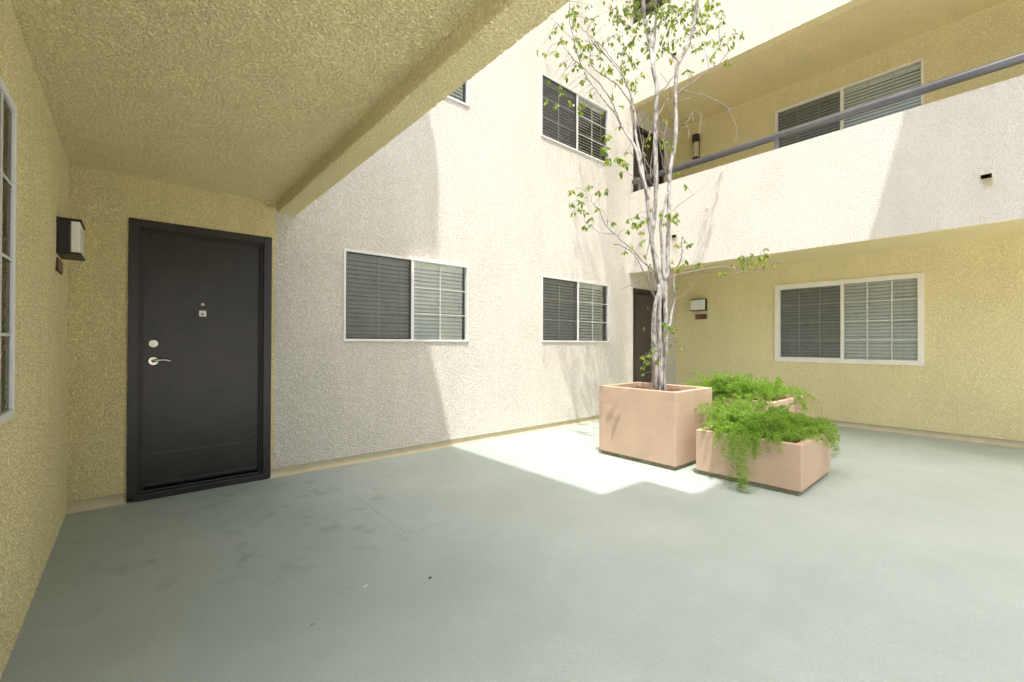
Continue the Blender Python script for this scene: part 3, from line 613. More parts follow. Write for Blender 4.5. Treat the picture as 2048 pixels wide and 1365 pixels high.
PF2 = planter('planter', 'lowest terracotta box planter in front, with fern trailing to the floor', (3.972, 1.148), R(1.6), 0.905, 0.845, 0.412, 0.050, 0.36)
PF3 = planter('planter', 'middle height terracotta box planter at the back, half hidden by ferns', (5.207, 1.752), R(-0.5), 0.955, 0.86, 0.578, 0.050, 0.53)

# ------------------------------------------------------------------ trailing ferns
def needles(F, mb, pts, rad0, dens, ln):
    """short needle leaves in whorls along a stem: each a thin two-triangle blade"""
    for i in range(len(pts)-1):
        p, q = pts[i], pts[i+1]; t = (q-p); L_ = t.length
        if L_ < 1e-5: continue
        t.normalize(); k = max(1, int(L_*dens))
        for _ in range(k):
            o = p+(q-p)*random.random(); u = i/(len(pts)-1)
            d = Vector((random.gauss(0, 1), random.gauss(0, 1), random.gauss(0, 1))); d = (d-t*d.dot(t)).normalized()
            o = o+d*rad0*(1-u*0.6)*random.random(); d = (d+t*random.uniform(0.1, 1.0)).normalized()
            l = ln*random.uniform(0.6, 1.3); wv = d.cross(Vector((random.gauss(0, 1), random.gauss(0, 1), random.gauss(0, 1)))).normalized()*l*0.17
            b0 = len(mb.v); e = o+d*l; mid = o+d*l*0.5
            mb.v += [tuple(o), tuple(mid+wv), tuple(e), tuple(mid-wv)]; mb.f.append([b0, b0+1, b0+2, b0+3])
def frond(F, start, dir_, length, droop, sm, lm, dens=520, rad=0.022, ln=0.0165, branch=True, floor=0.012, guard=None):
    p = Vector(start); d = Vector(dir_).normalized(); n = 12; pts = [p.copy()]
    for i in range(n):
        d = (d+Vector((random.gauss(0, .10), random.gauss(0, .10), -droop*(i+1)/n+random.gauss(0, .06)))).normalized()
        q = p+d*length/n
        if guard: q = guard(q, p)
        if q.z < floor: q.z = floor+random.uniform(0, 0.006)
        p = q; pts.append(p.copy())
    sm.tube(pts, [0.0016*(1-0.6*i/n) for i in range(n+1)], 3, cap=False)
    needles(F, lm, pts[1:], rad, dens, ln)
    if branch:
        for i in range(2, n, 1):
            for sgn in (-1, 1):
                if random.random() < 0.35: continue
                t = (pts[i+1]-pts[i]).normalized() if i < n else d
                sd = t.cross(Vector((0, 0, 1)))
                if sd.length < .1: sd = Vector((random.gauss(0, 1), random.gauss(0, 1), 0))
                sd = (sd.normalized()*sgn+t*0.7+Vector((random.gauss(0, .25), random.gauss(0, .25), random.gauss(0, .25)))).normalized(); l2 = length*0.16*random.uniform(0.5, 1.1)*(1-0.4*i/n)
                bp = [pts[i]+sd*l2*k/3-Vector((0, 0, droop*l2*(k/3)**2*0.25)) for k in range(4)]
                for b_ in bp: b_.z = max(b_.z, floor)
                needles(F, lm, bp, rad*0.5, dens*0.8, ln)
def fern(label, F, wx, wy, zs, zr, spots, trails, loc, dry=()):
    P = thing('asparagus_fern', label, 'fern', F(*loc), 'asparagus ferns')
    sm, lm = MB(), MB()
    c0 = Vector(F(0, 0, 0)); ex = (Vector(F(1, 0, 0))-c0).normalized(); ey = (Vector(F(0, 1, 0))-c0).normalized()
    def guard(q, p):
        a = (q-c0).dot(ex); b = (q-c0).dot(ey)
        if -0.012 < a < wx+0.012 and -0.012 < b < wy+0.012 and q.z < zr+0.012:
            pa, pb = (p-c0).dot(ex), (p-c0).dot(ey)
            if 0 <= pa <= wx and 0 <= pb <= wy: q = Vector((q.x, q.y, zr+0.015+random.uniform(0, .02)))
            else:
                # keep outside the nearest face
                ds = [(a+0.015, -ex), (wx+0.015-a, ex), (b+0.015, -ey), (wy+0.015-b, ey)]
                k, v = min(ds, key=lambda t_: abs(t_[0])); q = q+v*k
        return q
    for (a, b, n, sp, l, lift, (da, db), droop) in spots:
        for _ in range(n):
            s0 = Vector(F(min(wx-.07, max(.07, a+random.gauss(0, sp))), min(wy-.07, max(.07, b+random.gauss(0, sp))), zs))
            g = random.uniform(0, 2*math.pi); h_ = ex*(math.cos(g)+da)+ey*(math.sin(g)+db)
            frond(F, s0, h_+Vector((0, 0, lift*random.uniform(0.6, 1.5))), l*random.uniform(0.6, 1.2), droop, sm, lm, guard=guard)
    for (a, b, z, (da, db, dz), l, dr, n) in trails:
        for _ in range(n):
            s0 = Vector(F(a+random.gauss(0, .015), b+random.gauss(0, .015), z))
            frond(F, s0, ex*da+ey*db+Vector((0, 0, dz)), l*random.uniform(0.8, 1.1), dr, sm, lm, dens=430, guard=guard)
    if dry:
        dm = MB()
        for (a, b, z, (da, db, dz), l, dr, n) in dry:
            for _ in range(n): frond(F, F(a+random.gauss(0, .03), b+random.gauss(0, .03), z), ex*da+ey*db+Vector((0, 0, dz)), l*random.uniform(0.7, 1.1), dr, sm, dm, dens=200, rad=0.012, ln=0.012, guard=guard, branch=random.random() < 0.4)
        dm.build('dry_fronds', M['dry'], P)
    fo = lm.build('foliage', M['fern'], P); st = sm.build('stems', M['fernstem'], P)
    print('fern', len(lm.f))
# lowest planter: mound heaped towards the back, spilling over the right corner, one long trail at the left face
fern('bright green fern spilling over the lowest planter and trailing to the floor', PF2, 0.905, 0.845, 0.36, 0.412,
     [(0.32, 0.48, 56, 0.13, 0.34, 1.9, (0, 0), 0.32), (0.58, 0.42, 50, 0.13, 0.31, 1.5, (0.2, -0.1), 0.38), (0.45, 0.68, 40, 0.11, 0.32, 1.9, (-0.1, 0.1), 0.30), (0.78, 0.26, 50, 0.10, 0.34, 0.9, (0.8, -0.2), 0.5), (0.55, 0.18, 34, 0.10, 0.26, 0.9, (0.2, -0.3), 0.5), (0.14, 0.60, 46, 0.09, 0.25, 1.0, (-0.5, 0), 0.55), (0.12, 0.34, 44, 0.09, 0.25, 0.8, (-0.6, -0.1), 0.6), (0.28, 0.18, 26, 0.08, 0.22, 0.8, (-0.3, -0.2), 0.6)],
     [(0.02, 0.40, 0.44, (-1, -0.05, 0.1), 0.56, 1.3, 3), (0.03, 0.50, 0.44, (-1, 0.1, 0.1), 0.30, 1.1, 4), (0.02, 0.30, 0.44, (-1, -0.1, 0.1), 0.24, 1.0, 3), (0.02, 0.36, 0.44, (-1, -0.05, 0.1), 0.66, 1.5, 2), (0.80, 0.12, 0.44, (1, -0.3, 0.25), 0.46, 0.75, 8), (0.7, 0.06, 0.44, (0.4, -1, 0.1), 0.26, 0.9, 4), (0.88, 0.25, 0.46, (1, -0.2, 0.1), 0.42, 0.9, 5)], (0.45, 0.42, 0.36), dry=[(0.02, 0.42, 0.44, (-1, 0, 0), 0.5, 1.3, 3), (0.02, 0.62, 0.44, (-1, 0, 0), 0.25, 1.1, 4), (0.6, 0.03, 0.44, (0.2, -1, 0), 0.25, 1.0, 3)])
fern('yellow green fern filling the back planter between the other two planters and the wall', PF3, 0.955, 0.86, 0.53, 0.578,
     [(0.25, 0.35, 50, 0.12, 0.33, 1.9, (-0.2, 0), 0.32), (0.5, 0.30, 44, 0.13, 0.30, 1.7, (0, 0), 0.34), (0.2, 0.66, 54, 0.10, 0.36, 1.9, (-0.2, 0.1), 0.30), (0.70, 0.26, 30, 0.10, 0.26, 1.3, (0.1, -0.1), 0.4), (0.12, 0.76, 44, 0.05, 0.38, 1.2, (-0.7, 0.2), 0.40), (0.08, 0.40, 30, 0.10, 0.26, 0.9, (-0.8, 0), 0.5)],
     [(0.03, 0.75, 0.61, (-1, 0, 0.1), 0.42, 0.9, 8), (0.03, 0.55, 0.61, (-1, 0, 0.1), 0.38, 0.9, 6), (0.03, 0.15, 0.61, (-1, -0.2, 0.1), 0.25, 1.0, 3), (0.6, 0.03, 0.61, (0.2, -1, 0.1), 0.28, 1.0, 4)], (0.5, 0.43, 0.53), dry=[(0.88, 0.04, 0.61, (0.3, -1, 0.1), 0.40, 0.9, 6), (0.75, 0.03, 0.61, (0, -1, 0.1), 0.3, 1.0, 6), (0.02, 0.8, 0.62, (-1, 0.1, 0.2), 0.42, 0.8, 6)])

# ------------------------------------------------------------------ the tree
# stems as (x, y, z, radius) in metres; leaf clusters as (x, y, z, spread, count)
STEMS=[[[4.298,2.583,0.684,0.033],[4.293,2.586,0.922,0.0315],[4.285,2.593,1.137,0.0301],[4.289,2.59,1.353,0.0287],[4.301,2.58,1.569,0.0273],[4.305,2.576,1.731,0.0263],[4.292,2.587,1.85,0.0255],[4.276,2.601,1.974,0.0247],[4.267,2.608,2.082,0.024],[4.251,2.622,2.217,0.0231],[4.234,2.636,2.379,0.022],[4.221,2.647,2.493,0.0213],[4.209,2.658,2.677,0.0201],[4.196,2.668,2.817,0.0192],[4.185,2.692,2.951,0.0183],[4.186,2.718,3.122,0.0173],[4.188,2.744,3.268,0.0164],[4.19,2.777,3.389,0.0157],[4.191,2.804,3.542,0.0148],[4.191,2.807,3.677,0.0139],[4.192,2.826,3.798,0.0132],[4.193,2.874,4.0,0.0121],[4.195,2.945,4.184,0.011],[4.196,3.027,4.328,0.0103],[4.273,3.185,4.531,0.0095],[4.298,3.296,4.681,0.0088],[4.26,3.387,4.786,0.0081],[4.204,3.435,4.898,0.0074]],[[4.246,2.587,0.688,0.0291],[4.232,2.579,0.924,0.0268],[4.207,2.582,1.138,0.0247],[4.187,2.576,1.404,0.0221],[4.185,2.563,1.562,0.0206],[4.197,2.541,1.688,0.0193],[4.21,2.525,1.746,0.0187],[4.197,2.529,1.825,0.0179]],[[4.384,2.574,0.679,0.0296],[4.379,2.577,0.919,0.0277],[4.398,2.559,1.137,0.0259],[4.401,2.555,1.409,0.0237],[4.395,2.558,1.627,0.0219],[4.394,2.558,1.845,0.0201],[4.377,2.572,1.981,0.019],[4.367,2.578,2.145,0.0177],[4.358,2.585,2.335,0.0161],[4.349,2.592,2.472,0.015],[4.36,2.581,2.608,0.0139],[4.385,2.559,2.728,0.0129],[4.409,2.538,2.853,0.0119]],[[4.273,2.538,0.69,0.0254],[4.269,2.542,1.031,0.025],[4.261,2.55,1.352,0.0247],[4.257,2.554,1.672,0.0244],[4.273,2.54,1.833,0.0242],[4.249,2.561,1.993,0.024],[4.22,2.586,2.18,0.0238],[4.196,2.607,2.314,0.0237],[4.212,2.593,2.475,0.0235],[4.224,2.583,2.636,0.0234],[4.233,2.576,2.802,0.0232],[4.235,2.575,2.958,0.023],[4.231,2.578,3.14,0.0228],[4.227,2.581,3.36,0.0226],[4.231,2.578,3.581,0.0224],[4.236,2.575,3.801,0.0221],[4.24,2.571,3.946,0.022],[4.231,2.579,4.022,0.0219],[4.218,2.602,4.16,0.0218],[4.297,2.67,4.37,0.0216],[4.383,2.745,4.573,0.0215],[4.437,2.824,4.807,0.0213],[4.458,2.868,5.013,0.0212],[4.477,2.897,5.267,0.0209],[4.493,2.921,5.583,0.0207],[4.461,2.875,6.002,0.0202],[4.499,2.934,6.777,0.0195],[4.445,2.854,7.603,0.0186],[4.475,2.901,8.734,0.0176]],[[4.383,2.569,1.682,0.0222],[4.39,2.567,1.873,0.022],[4.425,2.54,1.994,0.0219],[4.419,2.549,2.131,0.0217],[4.426,2.547,2.295,0.0215],[4.433,2.545,2.51,0.0213],[4.441,2.544,2.731,0.021],[4.444,2.546,2.946,0.0208],[4.455,2.541,3.084,0.0206],[4.467,2.533,3.19,0.0205],[4.496,2.512,3.362,0.0203],[4.511,2.503,3.531,0.0201],[4.514,2.505,3.702,0.0199],[4.512,2.51,3.874,0.0198],[4.519,2.509,4.047,0.0196],[4.526,2.506,4.218,0.0194],[4.54,2.496,4.288,0.0193],[4.589,2.457,4.402,0.0191],[4.624,2.429,4.496,0.019],[4.67,2.395,4.676,0.0188],[4.703,2.372,4.902,0.0186],[4.733,2.353,5.184,0.0182],[4.832,2.362,5.751,0.0177],[4.761,2.357,6.377,0.0169],[4.938,2.386,7.332,0.016]],[[4.257,2.593,4.038,0.0147],[4.251,2.607,4.167,0.0145],[4.357,2.682,4.448,0.0142],[4.422,2.712,4.658,0.014],[4.418,2.692,4.893,0.0137],[4.428,2.708,5.071,0.0135],[4.418,2.668,5.379,0.013],[4.42,2.645,5.925,0.0123],[4.471,2.727,6.816,0.0112]],[[4.111,2.596,2.722,0.0179],[4.066,2.609,2.894,0.0167],[4.053,2.65,3.04,0.0157],[4.04,2.672,3.176,0.0147],[4.031,2.696,3.277,0.0141],[4.026,2.733,3.352,0.0136],[4.018,2.794,3.459,0.0129],[4.009,2.865,3.583,0.0121],[3.995,2.936,3.74,0.0111],[3.982,3.039,3.88,0.0102],[3.964,3.151,4.059,0.0092],[3.946,3.256,4.216,0.0083],[3.931,3.321,4.346,0.0076]],[[3.976,2.841,3.564,0.0089],[3.961,2.884,3.696,0.0083],[3.945,2.939,3.848,0.0076],[3.933,3.001,3.96,0.0071],[3.912,3.111,4.137,0.0064],[3.893,3.228,4.276,0.0057],[3.876,3.319,4.396,0.0052],[3.859,3.413,4.503,0.0048],[3.84,3.487,4.631,0.0043]],[[3.89,3.331,4.407,0.0058],[3.838,3.371,4.613,0.005],[3.799,3.381,4.767,0.0044],[3.768,3.394,4.887,0.004],[3.731,3.367,5.022,0.0034],[3.689,3.307,5.16,0.0027]],[[3.844,3.413,4.724,0.0034],[3.804,3.518,4.867,0.0028],[3.775,3.595,4.966,0.0024],[3.754,3.64,5.046,0.0021],[3.742,3.679,5.074,0.002]],[[3.846,3.399,4.503,0.0034],[3.792,3.459,4.579,0.0028],[3.749,3.482,4.647,0.0023],[3.72,3.503,4.691,0.0019]],[[4.178,2.815,3.758,0.0094],[4.163,2.843,3.848,0.0088],[4.131,2.939,4.044,0.0076],[4.114,3.01,4.137,0.0071],[4.084,3.16,4.285,0.0061],[4.061,3.259,4.394,0.0054],[4.045,3.312,4.497,0.0049],[4.021,3.307,4.604,0.0042],[4.042,3.28,4.651,0.0039]],[[4.283,3.285,4.668,0.0063],[4.205,3.306,4.729,0.0051],[4.054,3.305,4.715,0.0039],[3.968,3.338,4.729,0.003]],[[4.181,2.935,4.174,0.0056],[4.265,3.091,4.424,0.0051],[4.377,3.274,4.661,0.0046],[4.434,3.393,4.837,0.0042],[4.444,3.47,4.949,0.0039],[4.403,3.541,5.031,0.0036],[4.364,3.655,5.175,0.0031],[4.383,3.772,5.338,0.0027]],[[4.338,2.57,4.414,0.0094],[4.441,2.546,4.405,0.0074],[4.59,2.554,4.393,0.0048],[4.669,2.567,4.375,0.0033]],[[4.565,2.527,3.945,0.0097],[4.671,2.501,4.066,0.0089],[4.814,2.453,4.181,0.0081],[4.962,2.407,4.325,0.0071],[5.607,2.539,4.739,0.006],[5.761,2.532,4.903,0.0052],[5.86,2.499,5.014,0.0045],[5.923,2.474,5.069,0.0041]],[[5.47,2.404,4.717,0.0032],[5.542,2.448,4.85,0.0026],[5.588,2.499,4.959,0.002]],[[4.561,2.53,3.984,0.0058],[4.605,2.477,4.008,0.0056],[4.683,2.387,3.975,0.0051],[4.752,2.305,3.932,0.0048],[4.832,2.21,3.87,0.0043],[4.878,2.154,3.826,0.004],[4.909,2.114,3.77,0.0038],[4.925,2.084,3.687,0.0035],[4.939,2.053,3.582,0.0032],[4.948,2.03,3.506,0.0029],[4.926,2.037,3.436,0.0027],[4.928,2.022,3.367,0.0025]],[[4.832,2.102,3.765,0.0028],[4.845,2.034,3.71,0.0022],[4.852,1.986,3.667,0.0018],[4.851,1.955,3.622,0.0015]],[[4.902,2.042,3.728,0.0022],[4.875,2.005,3.736,0.0017],[4.855,1.951,3.717,0.0012]],[[4.928,2.022,3.491,0.0022],[4.852,1.955,3.453,0.0012]],[[4.92,2.029,3.426,0.0022],[4.785,2.014,3.337,0.0012]],[[4.936,2.015,3.486,0.0022],[4.876,1.935,3.406,0.0012]],[[4.562,2.53,3.878,0.0042],[4.61,2.468,3.909,0.0035],[4.675,2.386,3.937,0.0026],[4.707,2.339,3.989,0.0019]],[[4.564,2.531,3.611,0.0052],[4.552,2.477,3.654,0.0047],[4.554,2.409,3.678,0.0043],[4.555,2.342,3.7,0.0038],[4.563,2.29,3.696,0.0035],[4.561,2.245,3.639,0.0032],[4.514,2.227,3.546,0.0028],[4.47,2.216,3.469,0.0025],[4.427,2.189,3.369,0.0021]],[[4.637,2.401,3.736,0.0029],[4.426,2.319,3.567,0.0019],[4.316,2.283,3.491,0.0015]],[[4.65,2.39,3.747,0.0026],[4.437,2.27,3.552,0.0017],[4.359,2.246,3.502,0.0015]],[[4.568,2.527,3.55,0.0039],[4.545,2.45,3.57,0.0033],[4.541,2.407,3.563,0.003],[4.52,2.357,3.495,0.0025],[4.483,2.337,3.433,0.0022],[4.432,2.316,3.357,0.0018]],[[4.568,2.527,3.572,0.0032],[4.499,2.443,3.596,0.0025],[4.477,2.38,3.576,0.002],[4.427,2.319,3.483,0.0015]],[[4.264,2.794,3.194,0.0064],[4.302,2.794,3.344,0.0057],[4.341,2.799,3.498,0.005],[4.38,2.831,3.663,0.0043],[4.406,2.881,3.777,0.0038],[4.434,2.913,3.903,0.0033]],[[4.286,2.707,3.051,0.0051],[4.294,2.75,3.16,0.0048],[4.34,2.799,3.328,0.0043],[4.396,2.861,3.536,0.0036],[4.443,2.932,3.721,0.0031],[4.479,2.969,3.864,0.0027]],[[4.191,2.592,2.888,0.0074],[4.195,2.565,2.945,0.007],[4.133,2.575,3.049,0.0061],[4.059,2.599,3.132,0.0054],[4.042,2.6,3.206,0.0048]],[[4.259,2.665,2.989,0.007],[4.288,2.671,3.163,0.0057],[4.326,2.671,3.338,0.0045]],[[4.196,2.65,3.402,0.0081],[4.307,2.677,3.638,0.0066],[4.323,2.725,3.756,0.0059],[4.347,2.823,3.701,0.0049]],[[4.478,2.542,3.118,0.0089],[4.452,2.563,3.201,0.0086],[4.427,2.585,3.338,0.0079],[4.413,2.595,3.437,0.0075],[4.421,2.588,3.504,0.0072],[4.433,2.577,3.586,0.0068],[4.425,2.584,3.636,0.0066],[4.391,2.612,3.663,0.0064]],[[4.367,2.634,3.547,0.0064],[4.4,2.606,3.525,0.0047],[4.426,2.584,3.493,0.0032]],[[4.276,2.58,3.661,0.0078],[4.338,2.581,3.737,0.007],[4.422,2.583,3.844,0.0059],[4.502,2.581,3.939,0.0048]],[[4.378,2.497,2.944,0.0069],[4.28,2.51,3.084,0.0058],[4.216,2.508,3.199,0.005],[4.161,2.498,3.312,0.0042],[4.101,2.497,3.413,0.0034],[4.057,2.505,3.464,0.003]],[[4.185,2.657,3.801,0.0063],[4.203,2.559,3.841,0.0055],[4.211,2.488,3.878,0.005],[4.213,2.415,3.925,0.0044],[4.206,2.333,3.988,0.0037],[4.16,2.281,4.072,0.0029]],[[4.492,2.526,3.641,0.0051],[4.407,2.538,3.782,0.0039],[4.332,2.553,3.887,0.003],[4.307,2.551,3.941,0.0025]],[[4.473,2.54,3.9,0.0032],[4.421,2.535,4.005,0.0026],[4.36,2.547,4.079,0.0021],[4.281,2.571,4.146,0.0016]],[[4.397,2.559,1.355,0.0141],[4.445,2.533,1.415,0.0132],[4.473,2.531,1.526,0.0119],[4.519,2.522,1.676,0.0102],[4.537,2.526,1.772,0.0091],[4.541,2.546,1.896,0.0077],[4.565,2.542,1.976,0.0068]],[[4.39,2.561,1.829,0.0082],[4.411,2.514,1.897,0.0078],[4.44,2.466,1.938,0.0075],[4.507,2.366,1.965,0.0069],[4.577,2.262,1.987,0.0063],[4.658,2.14,2.007,0.0056],[4.739,2.02,2.006,0.0049],[4.776,1.959,1.961,0.0046],[4.814,1.9,1.947,0.0042],[4.86,1.83,1.959,0.0038],[4.893,1.774,1.992,0.0035],[4.92,1.728,2.02,0.0032],[4.94,1.692,2.043,0.003]],[[4.845,1.972,1.965,0.0037],[4.751,1.984,1.93,0.0025],[4.663,1.997,1.927,0.0015]],[[4.921,1.907,1.976,0.0024],[4.847,1.903,2.056,0.002],[4.763,1.909,2.124,0.0015]],[[4.912,1.849,1.973,0.0024],[4.912,1.815,2.026,0.002],[4.905,1.789,2.083,0.0015]],[[4.499,2.535,1.643,0.0045],[4.512,2.5,1.68,0.0042],[4.53,2.452,1.727,0.0039],[4.564,2.367,1.798,0.0033],[4.584,2.293,1.89,0.0028],[4.6,2.219,1.989,0.0022],[4.604,2.178,2.053,0.0018]],[[4.632,2.419,1.809,0.0026],[4.559,2.41,1.9,0.002],[4.503,2.397,1.974,0.0016]],[[4.398,2.554,1.872,0.0082],[4.443,2.515,1.965,0.0071],[4.48,2.483,2.036,0.0062],[4.512,2.454,2.096,0.0055],[4.524,2.443,2.162,0.0048],[4.528,2.44,2.238,0.004],[4.523,2.443,2.325,0.0032]],[[4.231,2.567,1.671,0.0087],[4.174,2.583,1.732,0.0083],[4.093,2.583,1.88,0.0076],[4.043,2.605,1.96,0.0072],[4.017,2.642,2.062,0.0067],[3.997,2.69,2.14,0.0063],[3.981,2.747,2.199,0.006],[3.967,2.807,2.239,0.0057],[3.955,2.862,2.268,0.0054],[3.946,2.908,2.274,0.0053]],[[4.326,2.524,1.889,0.0087],[4.232,2.553,1.95,0.0082],[4.132,2.585,2.006,0.0077],[4.068,2.603,2.052,0.0073],[4.025,2.709,2.178,0.0065],[3.986,2.808,2.285,0.0058],[3.947,2.905,2.393,0.0052],[3.914,2.984,2.479,0.0047],[3.885,3.016,2.568,0.0042],[3.863,3.032,2.639,0.0039],[3.848,3.048,2.683,0.0037],[3.826,3.1,2.74,0.0034]],[[3.945,2.903,2.382,0.0041],[3.915,2.971,2.4,0.0036],[3.884,3.042,2.422,0.0031],[3.846,3.108,2.478,0.0025],[3.82,3.151,2.518,0.0022],[3.806,3.175,2.539,0.002],[3.787,3.194,2.577,0.0017]],[[3.947,3.009,2.49,0.0029],[3.919,2.968,2.553,0.0027],[3.888,2.998,2.636,0.0024],[3.847,3.089,2.72,0.002],[3.816,3.148,2.794,0.0017],[3.785,3.165,2.875,0.0014]],[[4.253,2.587,1.674,0.0056],[4.21,2.584,1.751,0.0051],[4.145,2.574,1.877,0.0042],[4.106,2.568,1.952,0.0036],[4.054,2.57,2.025,0.0031],[4.007,2.558,2.121,0.0024]],[[4.221,2.64,1.957,0.0044],[4.136,2.677,1.899,0.0038],[4.101,2.747,1.859,0.0032],[4.064,2.816,1.82,0.0026],[4.029,2.888,1.791,0.0021]],[[4.254,2.607,2.458,0.005],[4.257,2.639,2.384,0.0044],[4.252,2.672,2.323,0.0039],[4.27,2.695,2.232,0.0032],[4.283,2.716,2.154,0.0026]],[[4.215,2.638,2.862,0.0044],[4.148,2.686,2.941,0.0034],[4.129,2.78,3.017,0.0026],[4.113,2.846,3.081,0.0019],[4.103,2.891,3.114,0.0015]],[[4.182,2.666,2.905,0.0034],[4.142,2.726,2.934,0.0026],[4.112,2.782,2.975,0.0018],[4.099,2.798,2.998,0.0015]],[[4.447,2.506,2.646,0.0032],[4.505,2.44,2.725,0.0028],[4.585,2.351,2.807,0.0023],[4.65,2.277,2.889,0.0019],[4.685,2.234,2.961,0.0016]],[[4.257,2.603,2.798,0.0038],[4.22,2.586,2.861,0.0032],[4.174,2.588,2.904,0.0027],[4.102,2.602,2.944,0.0021]],[[4.171,2.559,0.737,0.0055],[4.147,2.556,0.849,0.0046],[4.12,2.557,0.955,0.0038],[4.098,2.561,1.024,0.0032],[4.07,2.573,1.076,0.0027],[4.044,2.587,1.108,0.0024]],[[4.179,2.552,0.737,0.004],[4.168,2.552,0.901,0.0033],[4.158,2.552,1.033,0.0028],[4.145,2.556,1.139,0.0024],[4.147,2.551,1.202,0.0021]],[[4.28,2.519,0.712,0.0056],[4.275,2.505,0.926,0.0048],[4.275,2.493,1.059,0.0043],[4.271,2.485,1.192,0.0038],[4.271,2.474,1.324,0.0033],[4.284,2.458,1.376,0.0031]],[[4.264,2.533,0.712,0.0046],[4.27,2.519,0.899,0.004],[4.267,2.512,1.085,0.0034],[4.258,2.513,1.245,0.0029],[4.266,2.5,1.377,0.0025]],[[4.248,2.547,0.712,0.004],[4.251,2.531,0.952,0.0034],[4.249,2.524,1.138,0.0029],[4.246,2.517,1.324,0.0025]]]
